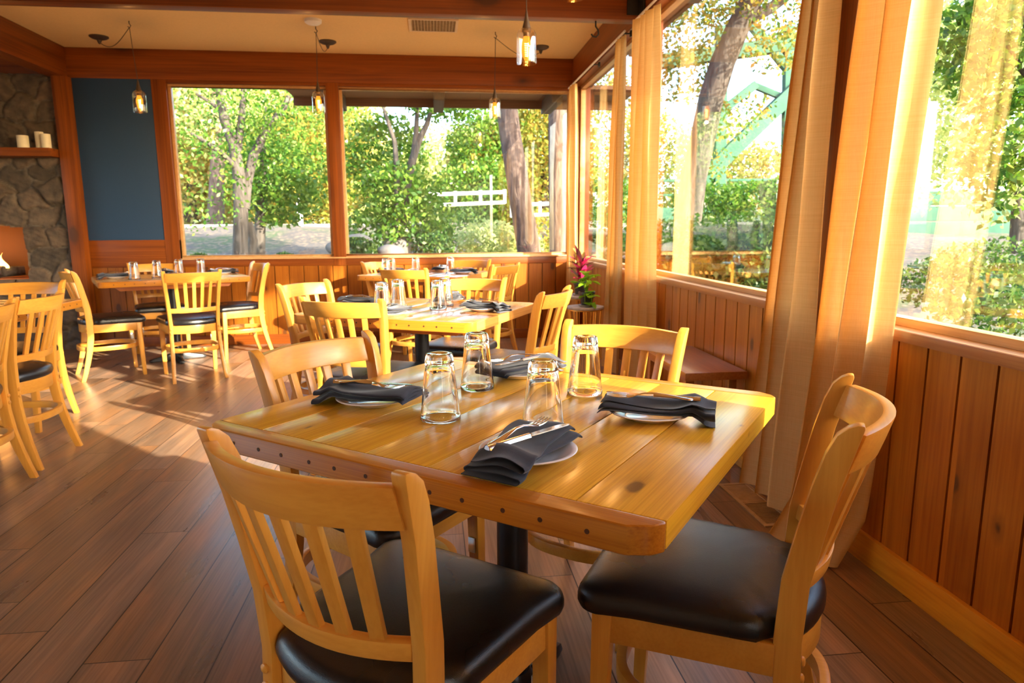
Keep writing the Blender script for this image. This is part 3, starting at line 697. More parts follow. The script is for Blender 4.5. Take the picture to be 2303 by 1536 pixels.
# ------------------------------------------------------------------ tables
def table(name, x, y, head, w, d, label, mtop, mcap, z=.76, th=.045, frot=0.):
    root = empty(name, (x, y, 0), -math.radians(head)); tag(root, label, 'table', 'timber dining tables on black pedestals')
    cap = .045
    # planks
    mb = MB(); k = round((w)/.1464); pw = w/k
    for i in range(k):
        a = -w/2+i*pw; b = a+pw; g_ = .0012
        mb.box(a+(g_ if i else 0), b-(g_ if i < k-1 else 0), -d/2+cap+.0008, d/2-cap-.0008, z-th, z)
    mb.build('tabletop', mtop, root, bevel=.002)
    for s in (-1, 1):
        ya, yb_ = s*(d/2-cap), s*d/2
        pts = [(-w/2, ya), (w/2, ya), (w/2, ya+s*.008), (w/2-.012, ya+s*.026), (w/2-.045, yb_), (-w/2+.045, yb_), (-w/2+.012, ya+s*.026), (-w/2, ya+s*.008)]
        if s < 0: pts = [(a, b) for a, b in reversed(pts)]
        mb = MB().loft([[(a, b, zz) for a, b in pts] for zz in (z-th-.002, z+.0005)])
        cp = mb.build('end_cap', mcap, root, bevel=.005, seg=3)
        sc = MB()
        for i in range(k):
            for q in (.28, .74):
                xx = -w/2+(i+q)*pw
                if abs(xx) > w/2-.045: continue
                sc.tube([(xx, yb_-s*.004, z-th*.52), (xx, yb_+s*.0006, z-th*.52)], .0042, 10)
        sc.build('screw', M['groove'], cp)
    for s in (-1, 1):
        L = w-.22
        MB().loft([[(-L/2+q, s*d*.27-.035, zz), (L/2-q, s*d*.27-.035, zz), (L/2-q, s*d*.27+.035, zz), (-L/2+q, s*d*.27+.035, zz)] for zz, q in ((z-th-.045, .05), (z-th-.002, 0))]).build('brace', M['brace'], root, bevel=.002)
    MB().obox((0, 0, z-th-.0075), (.26, .4*d+.1, .01)).build('mounting_plate', M['blackmetal'], root)
    MB().lathe([(.038, .045), (.038, z-th-.01)], n=28).build('column', M['blackmetal'], root)
    for a in range(4):
        ang = a*PI/2+frot; c_, s_ = math.cos(ang), math.sin(ang)
        rings = []
        for r_, hw, zt in ((.03, .03, .075), (.09, .03, .058), (.20, .028, .034), (.235, .022, .024)):
            rings.append([(r_*c_-hw*s_*-1*q[0], r_*s_+hw*c_*-1*q[0], q[1]) for q in ((-1, .006), (1, .006), (.75, zt), (-.75, zt))])
        MB().loft(rings).lathe([(.014, 0), (.014, .008)], (.215*c_, .215*s_, 0), 10).build('foot', M['blackmetal'], root, bevel=.003)
    MB().lathe([(.05, .03), (.05, .075), (.042, .09)], n=24).build('hub', M['blackmetal'], root)
    return root
TABS = {}
def T(key, *a, **k): TABS[key] = (a[1:], table(*a, **k))
T('near', 'dining_table', .175, 1.523, 37.9, 1.025, .914, 'nearest square pine plank table laid for four', M['pine'], M['pine_cap'])
T('mid', 'dining_table', -.07, 3.56, 27.5, .99, .88, 'glossy orange-brown table in the middle, reflecting the window', M['mtop'], M['pine_cap'], frot=-.38)
T('far', 'dining_table', -.062, 6.34, 25, .99, .88, 'farthest timber table, below the right back window', M['mtop'], M['pine_cap'], frot=.42)
T('panel', 'dining_table', -2.33, 6.33, -28, 1.17, .86, 'pale timber table in front of the panelling beside the blue panel', M['ptop'], M['pine_cap'])
T('left', 'dining_table', -2.60, 3.45, 90, 1.88, .95, 'long timber table cut off at the left edge, two chairs along it', M['ptop'], M['pine_cap'], frot=PI/4)

# ------------------------------------------------------------------ place settings
def make_glass():
    r0, r1, h = .0445, .0305, .148
    o = [(r0, 0.0006), (r0+.0004, .002), (r0, .012)]
    for i in range(1, 9): o.append((r0+(r1-r0)*i/9, .004+(h-.012)*i/9))
    o += [(r1, h-.006), (r1-.002, h-.001), (r1-.006, h), (r1-.012, h-.0005), (.006, h-.002), (.0004, h-.0022)]
    inn = [(.0004, h-.022), (.012, h-.0205), (r1-.006, h-.022), (r1-.0028, h-.028)]
    for i in range(1, 9): f = i/9; inn.append((r1-.0022+(r0-.0016-(r1-.0022))*f, h-.030+(0.004-(h-.030))*f))
    inn += [(r0-.0014, .0006)]
    return MB().lathe(inn+[(r0-.0005, 0.0)]+o[0:1] and (o[::-1]+[(r0-.0007, 0)]+inn[::-1]), n=56, caps=True).build('pint_glass', M['glass'], angle=50)
glass0 = make_glass(); gused = [False]
def glass(x, y, z, label, group):
    o = glass0.copy() if gused[0] else glass0
    if gused[0]: COL.objects.link(o)
    gused[0] = True; o.location = (x, y, z); o.rotation_euler = (0, 0, random.uniform(0, 6)); tag(o, label, 'glass', group)
def make_plate():
    pr = [(.0005, .0035), (.050, .0035), (.058, .006), (.080, .0165), (.0895, .0185), (.0912, .0175), (.0895, .0155), (.078, .0125), (.060, .003), (.052, .0), (.048, .0), (.047, .0018), (.0005, .0018)]
    return MB().lathe(pr[::-1], n=48).build('side_plate', M['china'], angle=50)
plate0 = make_plate(); pused = [False]
def make_napkin(seed=0, fan=.35):
    r = random.Random(seed); W_, L_ = .106, .245; NY = 26
    # serpentine stack of folds seen end-on: list of (u, v) with u in -1..1 across, v layer height
    path = []
    nl = 4; lh = .0046
    for l in range(nl):
        s = 1 if l % 2 == 0 else -1
        for k in range(13):
            u = -s+2*s*k/12; path.append((u*(1-.03*l), l*lh))
        if l < nl-1:
            for k in range(1, 4): a = k/4; path.append((s*(1-.03*l)+s*.05*math.sin(a*PI), l*lh+lh*a))
    rings = []
    for j in range(NY+1):
        v = j/NY; y_ = -L_/2-.018+L_*v
        ay = abs(y_)
        zb = .0235-.003*math.cos(min(1, ay/.09)*PI/2) if ay < .092 else .0235-.0215*min(1, ((ay-.092)/.032))**1.2
        if v > .8: zb = max(zb, .0135)
        wid = W_/2*(1+fan*max(0, v-.5)**1.3+.05*math.sin(v*9+seed))
        thick = 1.0+1.5*max(0, min(1, (.36-v)/.3))**1.5+(.55 if v > .75 else 0)*(v-.75)*2; skew = .016*math.sin(v*4+seed*1.3)
        cl = []
        th = .0007
        ptsl = []
        for (u, h) in path:
            edge = max(0., abs(u)-.5); x = u*wid+skew*(h/.012)+.01*max(0, v-.7)*u
            z = zb+h*thick*(1+.15*math.sin(u*3+v*6+seed))+.003*math.sin(u*2.2+seed+v*5)*(h/.0126)-.0015*edge+.0012
            ptsl.append(Vector((x, y_+.0035*math.sin(u*2.+h*150+seed)*(1 if v > .5 else -.4), max(z, .0016))))
        n_ = len(ptsl); up, dn = [], []
        for i, p in enumerate(ptsl):
            t_ = (ptsl[min(i+1, n_-1)]-ptsl[max(i-1, 0)]); t_.y = 0; t_.normalize(); nr = Vector((-t_.z, 0, t_.x)); up.append(p+nr*th); dn.append(p-nr*th)
        rings.append(up+dn[::-1])
    return MB().loft(rings).build('napkin', M['napkin'], angle=70)
nap0 = [make_napkin(s, f) for s, f in ((1, .3), (4, .08), (9, .2), (13, .15))]; nused = [False]*4
def strip(mb, st, th, crown=0.0):
    """st: (y, halfwidth, z) stations of a thin blade"""
    rings = []
    for y_, w, z in st: rings.append([(-w, y_, z), (-w*.5, y_, z-crown*w), (w*.5, y_, z-crown*w), (w, y_, z), (w*.6, y_, z+th), (0, y_, z+th*1.25), (-w*.6, y_, z+th)])
    mb.loft(rings)
def make_fork():
    mb = MB()
    strip(mb, [(-.093, .004, .0), (-.090, .0085, .0), (-.082, .0112, .001), (-.070, .0105, .0025), (-.045, .0065, .0065), (-.015, .0036, .0105), (.010, .0030, .010), (.025, .0036, .0065), (.036, .0085, .0035), (.045, .0118, .0022), (.050, .0120, .0020)], .0022)
    for i in range(4):
        x = (i-1.5)*.0066
        rings = []
        for y_, w, z in ((.048, .0023, .0020), (.062, .0020, .0016), (.078, .0017, .0028), (.092, .0011, .006)):
            rings.append([(x-w, y_, z), (x+w, y_, z), (x+w*.7, y_, z+.0018), (x-w*.7, y_, z+.0018)])
        mb.loft(rings)
    for k in range(7):   # shell ornament ridges
        a = math.radians(-60+k*20); c = Vector((0, -.076, .0037))
        mb.tube([c, c+Vector((math.sin(a)*.0055, -math.cos(a)*.0075, -.0008))], [.0005, .0009], 5)
    return mb.build('fork', M['steel'], angle=50)
def make_knife():
    mb = MB()
    strip(mb, [(-.105, .0070, .001), (-.103, .0085, .0005), (-.085, .0080, .0005), (-.05, .0062, .001), (-.015, .0058, .001), (-.003, .0062, .001)], .0058, .15)
    rings = []
    for y_, a, b in ((-.003, -.004, .005), (.01, -.0075, .0058), (.03, -.0085, .0062), (.07, -.0085, .0064), (.09, -.007, .0062), (.100, -.002, .0052), (.104, .002, .004)):
        rings.append([(a, y_, .0030), (b, y_, .0022), (b, y_, .0042), (a, y_, .0036)])
    mb.loft(rings)
    for k in range(5): mb.tube([(-.005, -.100+k*.0022, .0072-.0002*k), (.005, -.100+k*.0022, .0072-.0002*k)], .0006, 5)
    return mb.build('table_knife', M['steel'], angle=50)
fork0, knife0 = make_fork(), make_knife(); cused = [False]
def cp(o, first):
    if first: return o
    c = o.copy(); COL.objects.link(c); return c
NTXT = {'near': 'nearest table', 'mid': 'middle table', 'far': 'farthest table', 'panel': 'table by the blue panel', 'left': 'left edge table'}
def setting(key, x, y, z, head, where, k=0, fk=(.010, 8, -.016, -2, .0), nh=None, flip=False):
    """head: direction from diner to table centre"""
    a = -math.radians(head); c_, s_ = math.cos(a), math.sin(a)
    f1 = not pused[0]; pused[0] = True
    p = cp(plate0, f1); p.location = (x, y, z); tag(p, 'white side plate under the napkin, %s of the %s' % (where, NTXT[key]), 'plate', 'white side plates')
    f2 = not nused[k]; nused[k] = True
    na = -math.radians(nh if nh is not None else head)
    nn = cp(nap0[k], f2); nn.location = (x, y, z); nn.rotation_euler = (0, 0, na+(PI if flip else 0)); tag(nn, 'folded charcoal cloth napkin, %s of the %s' % (where, NTXT[key]), 'napkin', 'charcoal napkins')
    f3 = not cused[0]; cused[0] = True
    ta = na
    def put(o, dx, dy, da, dz, nm, tilt=0):
        ca, sa = math.cos(ta), math.sin(ta)
        o.location = (x+ca*dx-sa*dy, y+sa*dx+ca*dy, z+dz); o.rotation_euler = (0, 0, ta+math.radians(da))
        tag(o, 'silver %s on the napkin, %s of the %s' % (nm, where, NTXT[key]), nm.split()[-1], 'cutlery on the napkins')
    put(cp(fork0, f3), fk[0], fk[4], fk[1], .0475, 'fork')
    put(cp(knife0, f3), fk[2], fk[4]-.004, fk[3], .0440, 'table knife')
ZT = .7605
# nearest table: places measured from the photograph
setting('near', .166, 1.181, ZT, 40, 'front place', 0, (-.012, -4, .012, -16, -.01), nh=37)
setting('near', .470, 1.405, ZT, -62, 'right place', 1, (-.016, 8, .012, -2, .0), nh=-66)
setting('near', -.150, 1.612, ZT, 118, 'left place', 2, (.016, -10, -.010, 4, .0), nh=112)
setting('near', .232, 1.868, ZT, 220, 'back place', 3, (.014, -8, -.010, 3, .0), nh=232)
gl = 'upturned glasses on the '
for (x, y), lab in zip([(.008, 1.458), (.108, 1.732), (.221, 1.349), (.377, 1.642)],
        ['upturned clear glass, leftmost of four on the nearest table', 'upturned clear glass on nearest table, second from left and farthest back', 'upturned clear glass just behind the front napkin on nearest table', 'upturned clear glass, rightmost of four on the nearest table']):
    glass(x, y, ZT, lab, gl+'nearest table')
def loc(key, u, v):
    (x, y, head, w, d), _ = TABS[key][0][:5], 0
    h = math.radians(head); return x+u*math.cos(h)+v*math.sin(h), y-u*math.sin(h)+v*math.cos(h)
WORD = {'mid': ['front-left', 'back-left', 'front-right', 'back-right'], 'far': ['leftmost', 'second', 'third', 'rightmost'], 'panel': ['leftmost', 'second', 'third', 'rightmost'], 'left': ['leftmost', 'second', 'third', 'rightmost']}
for (x, y), wd in zip([(-.262, 3.452), (-.19, 3.63), (.02, 3.52), (.06, 3.66)], WORD['mid']):
    glass(x, y, ZT, 'upturned clear glass on the middle table, %s of its four' % wd, gl+'middle table')
for px, wd in (((-.42, 6.12), 'leftmost'), ((-.16, 6.30), 'second from left'), ((.16, 6.35), 'third from left'), ((-.38, 6.28), 'hidden behind the leftmost')):
    glass(px[0], px[1], ZT, 'upturned clear glass on the farthest table, %s' % wd, gl+'farthest table')
for px, wd in (((-2.50, 6.00), 'leftmost of four'), ((-2.40, 6.22), 'second from the left'), ((-2.28, 6.40), 'third from the left'), ((-2.11, 6.46), 'rightmost of four')):
    glass(px[0], px[1], ZT, 'upturned clear glass on table by the blue panel, %s' % wd, gl+'table by the blue panel')
for key, sh in (('mid', (.0, .0)), ('far', (0, 0)), ('panel', (0, 0))):
    (x0, y0, head, w, d) = TABS[key][0][:5]
    for where, u, v, dh, k in (('front place', 0, -d*.36, 0, 0), ('right place', w*.36, 0, -90, 1), ('left place', -w*.36, 0, 90, 2), ('back place', 0, d*.36, 180, 3)):
        x, y = loc(key, u, v)
        setting(key, x, y, ZT, head+dh, where, (k+1) % 4, nh=head+dh+random.uniform(-14, 14))
setting('left', -2.55, 4.02, ZT, 180, 'far place', 2)
setting('left', -2.36, 3.63, ZT, -90, 'right-hand place', 3)

# ------------------------------------------------------------------ plant stands and plants
def stand(x, y, h, label):
    r = empty('plant_stand', (x, y, 0)); tag(r, label, 'side table', 'round wire plant stands in the corner')
    MB().lathe([(.13, h-.022), (.145, h-.02), (.148, h-.012), (.145, h-.002), (.13, h)], n=36).build('stand_top', M['stooltop'], r)
    mb = MB()
    for k in range(10):
        a = 2*PI*k/10; b = a+.0
        mb.tube([(.132*math.cos(a), .132*math.sin(a), h-.022), (.112*math.cos(b), .112*math.sin(b), h*.5), (.125*math.cos(b), .125*math.sin(b), .006)], .004, 6)
    MB_ = mb.build('wire_legs', M['gold'], r)
    ring = MB(); ring.tube([(.13*math.cos(2*PI*k/32), .13*math.sin(2*PI*k/32), .006) for k in range(33)], .0055, 6, caps=False)
    ring.tube([(.135*math.cos(2*PI*k/32), .135*math.sin(2*PI*k/32), h-.026) for k in range(33)], .006, 6, caps=False); ring.build('wire_ring', M['gold'], r)
    return h
def pot(x, y, z, h, rt, rb, label, kind):
    r = empty('potted_plant', (x, y, z)); tag(r, label, 'plant', 'potted plants in the corner')
    MB().lathe([(rb*1.35, 0), (rb*1.5, .006), (rb*1.55, .014), (rb*1.4, .012), (rb*1.2, .006)], n=28).build('saucer', M['stooltop'], r)
    MB().lathe([(rb, .008), (rt*.96, h-.02), (rt*1.05, h-.018), (rt*1.05, h), (rt*.94, h), (rt*.9, h-.02), (rb*.9, .02)], n=28).build('pot', M['pot'], r)
    MB().lathe([(.001, h-.018), (rt*.9, h-.02)], n=20, caps=False).build('soil', M['soil'], r)
    rr = random.Random(hash(kind) % 97 if False else (5 if kind == 'red' else 6))
    def leaf(mb, base, d, L, w, droop):
        d = Vector(d).normalized(); side = d.cross(Vector((0, 0, 1)));
        if side.length < .1: side = Vector((1, 0, 0))
        side.normalize(); prev = None; ra = []
        for k in range(7):
            s = k/6; p = Vector(base)+d*L*s+Vector((0, 0, -droop*L*s*s)); ww = w*math.sin(PI*min(.98, s*.93+.05))**.8
            ra.append([p-side*ww, p+Vector((0, 0, -ww*.35)), p+side*ww])
        mb.loft(ra, closed=False, caps=False)
    stems = MB(); lv = MB()
    if kind == 'red':
        for k in range(36):
            a = rr.uniform(0, 6.28); el = rr.uniform(.35, 1.4); hh = rr.uniform(.02, .16)
            b = (rr.uniform(-.012, .012), rr.uniform(-.012, .012), h+hh)
            leaf(lv, b, (math.cos(a)*math.cos(el), math.sin(a)*math.cos(el), math.sin(el)), rr.uniform(.12, .19)*(1.35 if el > 1.1 else 1), rr.uniform(.018, .03), rr.uniform(0, .35))
        for k in range(4): stems.tube([(.01*k-.015, 0, h-.02), (.012*k-.018, .01, h+.10), (.014*k-.02, .01, h+.20)], .004, 6)
        lv.build('leaves', REDLEAF, r)
    else:
        tips = []
        for k in range(11):
            a = rr.uniform(0, 6.28); R = rr.uniform(.02, .09); zt = h+rr.uniform(.03, .15)
            p = Vector((R*math.cos(a), R*math.sin(a), zt)); stems.tube([(0, 0, h-.02), (p.x*.4, p.y*.4, h+(zt-h)*.7), p], .0022, 5); tips.append(p)
        for k, a in enumerate((4.3, 5.0)):
            q = [Vector((rt*.9*math.cos(a), rt*.9*math.sin(a), h)), Vector((rt*1.25*math.cos(a), rt*1.25*math.sin(a), h*.8)), Vector((rt*1.2*math.cos(a), rt*1.2*math.sin(a), h*.3))]
            stems.tube(q, .002, 5); tips += q
        for p in tips:
            for _ in range(3):
                a = rr.uniform(0, 6.28); leaf(lv, p, (math.cos(a), math.sin(a), rr.uniform(-.1, .6)), rr.uniform(.055, .085), rr.uniform(.02, .03), rr.uniform(.2, .7))
        lv.build('leaves', LIME, r)
    stems.build('stems', M['soil'] if kind == 'red' else LIME, r)
h1 = stand(1.23, 5.66, .60, 'taller round gold-wire plant stand in the corner, nearer the back wall')
h2 = stand(1.19, 5.20, .56, 'lower round gold-wire plant stand beside the curtain')
pot(1.245, 5.64, .60, .115, .062, .045, 'tall crimson and dark leaved plant in black pot', 'red')
pot(1.195, 5.18, .56, .115, .062, .042, 'bright green leafy plant trailing from a black pot', 'green')

# bench against the right wall
b_ = empty('bench', (1.33, 3.35, 0)); tag(b_, 'low reddish wooden bench against the right wall behind a chair', 'bench')
MB().box(-.16, .15, -.36, .36, .455, .495).build('bench_seat', M['bench'], b_, bevel=.006)
for s in (-1, 1):
    for q in (-1, 1):
        MB().loft([[(q*.11+c*w, s*.27+d*w, z) for c, d in ((-1, -1), (1, -1), (1, 1), (-1, 1))] for z, w in ((0, .016), (.25, .024), (.455, .02))]).build('leg', M['bench'], b_, bevel=.006)
    MB().box(-.11, .11, s*.27-.012, s*.27+.012, .16, .20).build('stretcher', M['bench'], b_)

# ------------------------------------------------------------------ outdoors
def hgt(x, y):
    d = max(0., y-9.)
    z = -.35+min(1.55, d*.155) if y > 9 else -.35
    if x > 2.5: z = z*(1-min(1, (x-2.5)/3))+(-.6)*min(1, (x-2.5)/3)+max(0, min(1.4, (math.hypot(x, y)-14)*.12))
    return z+.06*math.sin(x*1.3+y*.7)+.05*math.sin(y*2.1-x*.6)
V = []; F = []; NXg, NYg = 110, 90
for j in range(NYg):
    for i in range(NXg):
        x = -30+i*.7; y = -14+j*.75; inside = (XL-.4 < x < XW+.3 and YF-.4 < y < YB+.3)
        V.append((x, y, -.5 if inside else hgt(x, y)))
for j in range(NYg-1):
    for i in range(NXg-1): k = j*NXg+i; F.append((k, k+1, k+NXg+1, k+NXg))
me = bpy.data.meshes.new('ground'); me.from_pydata(V, [], F); me.materials.append(M['ground']); me.polygons.foreach_set('use_smooth', [True]*len(F))
o = bpy.data.objects.new('ground', me); COL.objects.link(o); o['kind'] = 'structure'
o = MB().box(-30, 9, 21.5, 26, 1.10, 1.30).build('road', M['road']); o['kind'] = 'structure'

def leaves(name, blobs, nleaf, size, mat, parent, seed, stuff=False):
    if size > .12: nleaf = int(nleaf*2.6); size *= .55
    else: nleaf = int(nleaf*2.); size *= .66
    r = np.random.default_rng(seed); tot = sum(b[3]*b[4]*b[5] for b in blobs)
    P = []
    for (x, y, z, a, b, c) in blobs:
        k = max(20, int(nleaf*(a*b*c)/tot)); d = r.normal(size=(k, 3)); d /= np.linalg.norm(d, axis=1)[:, None]
        rad = r.uniform(.35, 1., (k, 1))**.6
        P.append(np.array([x, y, z])+d*rad*np.array([a, b, c]))
    P = np.concatenate(P); k = len(P)
    n = r.normal(size=(k, 3)); n /= np.linalg.norm(n, axis=1)[:, None]; u = np.cross(n, r.normal(size=(k, 3))); u /= np.linalg.norm(u, axis=1)[:, None]; v = np.cross(n, u)
    s = size*r.uniform(.6, 1.3, (k, 1))
    Q = np.stack([P-u*s, P-v*s*.55+n*s*.12, P+u*s, P+v*s*.55+n*s*.12], 1).reshape(-1, 3)
    me = bpy.data.meshes.new(name); me.vertices.add(4*k); me.loops.add(4*k); me.polygons.add(k)
    me.vertices.foreach_set('co', Q.reshape(-1).astype('f')); me.loops.foreach_set('vertex_index', np.arange(4*k, dtype='i'))
    me.polygons.foreach_set('loop_start', np.arange(0, 4*k, 4, dtype='i')); me.polygons.foreach_set('loop_total', np.full(k, 4, dtype='i'))
    me.update(); me.validate(); me.materials.append(mat)
    o = bpy.data.objects.new(name, me); COL.objects.link(o)
    if parent: o.parent = parent
    return o
def dirpt(px, D, z=None, py=None):
    """ground point seen at photo column px at distance D along the view"""
    d = FW*1512.8+XR*(px-1151.5)-UR*((py if py is not None else 510)-768); s = D/math.hypot(d.x, d.y)
    return Vector((d.x*s, d.y*s, 1.18+d.z*s))
def tree(label, base, limbs, blobs, mat, nleaf, size, seed, bark='bark', cat='tree', name='tree', group='trees outside the windows'):
    base = Vector(base); root = empty(name, base); tag(root, label, cat, group)
    if limbs:
        mb = MB()
        for pts, rad in limbs: mb.tube([Vector(p)-base for p in pts], rad, 12)
        mb.build('trunk', M[bark], root)
    if blobs: leaves('foliage', [(b[0]-base.x, b[1]-base.y, b[2]-base.z, *b[3:]) for b in blobs], nleaf, size, mat, root, seed)
    return root
def limb(D, pts, rad):
    return [tuple(dirpt(px, D+dd, py=py)) for px, py, dd in pts], rad
def blob(px, py, D, r, ry=None, rz=None):
    p = dirpt(px, D, py=py); return (p.x, p.y, p.z, r, ry or r, rz or r)
# forked tree outside the left back window
D = 13.
tree('forked grey tree outside the left back window', tuple(dirpt(545, D, py=590)), [
    limb(D, [(540, 600, 0), (542, 480, 0), (538, 400, 0), (527, 330, 0), (505, 270, 0), (492, 205, 0), (480, 120, 0)], [.14, .125, .11, .10, .085, .06, .035]),
    limb(D, [(532, 350, 0), (543, 270, 0), (548, 205, 0), (565, 120, 0)], [.08, .06, .05, .03]),
    limb(D, [(550, 470, 0), (556, 410, .1), (570, 350, .2), (600, 290, .3), (640, 240, .3), (668, 170, .3)], [.09, .085, .08, .07, .05, .03]),
    limb(D, [(538, 385, 0), (500, 345, -.2), (455, 315, -.4), (430, 300, -.5)], [.05, .04, .03, .02]),
    limb(D, [(515, 270, 0), (480, 235, 0), (440, 210, 0)], [.04, .03, .02]),
    limb(D, [(560, 600, .4), (570, 540, .4), (560, 500, .4)], [.09, .08, .07])],
    [blob(600, 190, D, 1.4, 1.2, 1.0), blob(470, 230, D, 1.3, 1.2, .9), blob(590, 330, D+.4, .9), blob(430, 400, D-.5, 1.0, .8, 1.0), blob(690, 250, D, 1.2)], GREEN, 3400, .06, 21)
D = 15.
tree('slim dark trunked tree right of the forked tree', tuple(dirpt(582, D, py=560)), [limb(D, [(582, 575, 0), (585, 500, 0), (590, 420, 0), (592, 330, 0), (600, 240, 0)], [.13, .11, .09, .07, .04])],
    [blob(620, 440, D, 1.0, .9, .7), blob(640, 400, D, .9), blob(600, 380, D, .8)], GREEN, 1700, .09, 22)
D = 24.
tree('bright yellow-green tree low at the right of the left back window', tuple(dirpt(670, D, py=500)), [limb(D, [(670, 500, 0), (672, 420, 0), (680, 330, 0)], [.2, .15, .1])],
    [blob(670, 400, D, 2.3, 1.8, 2.0), blob(720, 340, D, 2.2), blob(640, 430, D, 1.4)], YELLOW, 4200, .17, 23)
tree('red barked pine trunk behind the yellow leaves, left window', tuple(dirpt(484, 27, py=500)), [limb(27., [(484, 505, 0), (487, 440, 0), (490, 340, 0), (488, 200, 0)], [.32, .28, .24, .18])],
    [blob(480, 250, 27, 1.6), blob(500, 210, 27, 1.5)], PALE, 800, .18, 24, bark='barkred')
tree('glowing orange and yellow tree at left of the left window', tuple(dirpt(430, 30, py=500)), [limb(30., [(430, 500, 0), (432, 400, 0)], [.3, .2])],
    [blob(440, 400, 30, 3., 2.2, 2.6), blob(500, 330, 31, 3.2, 2., 3.), blob(540, 450, 30, 2.4, 1.8, 1.6), blob(400, 300, 30, 2.6)], ORANGE, 5200, .22, 25)
tree('tall pale green tree filling the left window behind the others', tuple(dirpt(600, 36, py=500)), [limb(36., [(600, 500, 0), (604, 330, 0)], [.4, .3])],
    [blob(420, 260, 36, 4.2, 2.4, 4.), blob(560, 260, 36, 4.4, 2.4, 4.6), blob(690, 270, 36, 4.2, 2.4, 4.6), blob(500, 400, 37, 4.6, 2.4, 3), blob(640, 420, 37, 4.4, 2.4, 2.6)], PALE, 9000, .30, 26)
# right back window
D = 12.
tree('green maple with trunk in the right back window, low leafy boughs', tuple(dirpt(905, D, py=585)), [
    limb(D, [(905, 590, 0), (908, 500, 0), (912, 430, 0), (925, 370, 0), (940, 320, 0), (960, 280, 0), (975, 230, 0)], [.10, .09, .08, .07, .06, .045, .03]),
    limb(D, [(930, 345, 0), (936, 300, 0), (938, 250, 0), (930, 200, 0)], [.05, .045, .035, .02]),
    limb(D, [(895, 560, 0), (893, 400, 0), (888, 320, 0), (868, 260, 0), (850, 200, 0)], [.06, .05, .04, .03, .02])],
    [blob(850, 520, D, .65, .6, .45), blob(930, 490, D, .75, .7, .5), blob(890, 430, D, .8, .7, .5), blob(870, 350, D+1, .8), blob(1000, 220, D, .8, .8, .4), blob(985, 530, D, .4, .4, .3)], GREEN, 3600, .08, 31)
D = 11.
tree('thick red-grey leaning pine trunk in the right back window', tuple(dirpt(1190, D, py=590)), [limb(D, [(1196, 610, 0), (1186, 540, 0), (1172, 460, 0), (1160, 380, 0), (1147, 300, 0), (1140, 240, 0), (1128, 120, 0), (1115, 0, 0)], [.20, .19, .18, .175, .17, .165, .16, .15])], [], GREEN, 0, .1, 0, bark='barkred')
tree('wide straight grey pine trunk beside the corner post', tuple(dirpt(1258, 10, py=590)), [limb(10., [(1262, 620, 0), (1260, 500, 0), (1258, 380, 0), (1258, 240, 0), (1256, 40, 0)], [.17, .165, .16, .16, .155])], [], GREEN, 0, .1, 0, bark='barkred')
tree('golden yellow tree behind the leaning pine trunk', tuple(dirpt(1230, 22, py=500)), [limb(22., [(1228, 500, 0), (1226, 380, 0)], [.2, .14])],
    [blob(1200, 330, 22, 1.9, 1.5, 1.6), blob(1110, 370, 22, 1.5, 1.3, .9), blob(1240, 420, 22, 1.5), blob(1230, 270, 22, 1.4)], YELLOW, 4600, .15, 33)
tree('rounded green tree left of the leaning pine trunk', tuple(dirpt(1080, 20, py=520)), [limb(20., [(1082, 520, 0), (1085, 420, 0)], [.16, .1])],
    [blob(1080, 440, 20, 1.5, 1.2, 1.1), blob(1090, 330, 21, 1.2), blob(1120, 480, 20, 1.2, 1., .9)], GREEN, 3800, .13, 34)
tree('tall pale distant tree line behind the right back window', tuple(dirpt(950, 38, py=500)), [limb(38., [(950, 500, 0), (955, 400, 0)], [.4, .3])],
    [blob(800, 420, 38, 4.2, 2.4, 2.2), blob(900, 430, 38, 3.6, 2.4, 2.6), blob(1000, 390, 38, 4., 2.4, 2.6), blob(1090, 400, 38, 3.6, 2.4, 3.), blob(1200, 360, 38, 4., 2.4, 3.6), blob(760, 350, 38, 3., 2, 3.)], PALE, 9500, .28, 35)
shr = [(1100, 545, 11.5, .55, 'pale'), (1150, 560, 12, .6, 'pale'), (800, 570, 10.5, .35, 'g'), (975, 560, 11, .35, 'g'), (1030, 520, 14, .8, 'g'), (1235, 520, 14, .7, 'y'), (640, 585, 11, .16, 'g'), (450, 588, 11, .16, 'g')]
for q, (px, py, D, r_, c_) in enumerate(shr):
    tree('%s shrub on the bank outside the back windows, number %d from a row' % ({'pale': 'pale dry', 'g': 'low green', 'y': 'yellowing'}[c_], q+1) if False else ['pale dry shrub left of the leaning pine trunk', 'pale dry shrub at the foot of the leaning pine trunk', 'low green shrub beside the window post in the right back window', 'low green shrub right of the maple trunk', 'broad green shrub below the white railing', 'yellowing shrub between the two pine trunks', 'low green weed at the right of the left window', 'low green weed at the left of the left window'][q],
         tuple(dirpt(px, D, py=py+20)), [], [blob(px, py, D, r_, r_, r_*.7)], {'pale': PALE, 'g': DKGREEN, 'y': YELLOW}[c_], 900, .06, 60+q, name='shrub', cat='shrub', group='shrubs on the bank outside')
# boulders
for q, (px, py, D, r_) in enumerate([(790, 555, 11, .30), (752, 560, 12, .16), (880, 575, 10.5, .22), (900, 560, 12, .3)]):
    p = dirpt(px, D, py=py); mb = MB(); bmesh.ops.create_icosphere(mb.bm, subdivisions=3, radius=r_)
    for v_ in mb.bm.verts: v_.co *= 1+.18*math.sin(v_.co.x*9+q)+.12*math.sin(v_.co.z*13+v_.co.y*8); v_.co.z *= .65
    tag(mb.build('boulder', M['rock'], loc=p), ['grey boulder at the lower left of the right back window', 'grey boulder right of the left window, up the bank', 'pale boulder under the maple boughs', 'grey boulder behind the maple trunk'][q], 'rock', 'boulders on the bank')
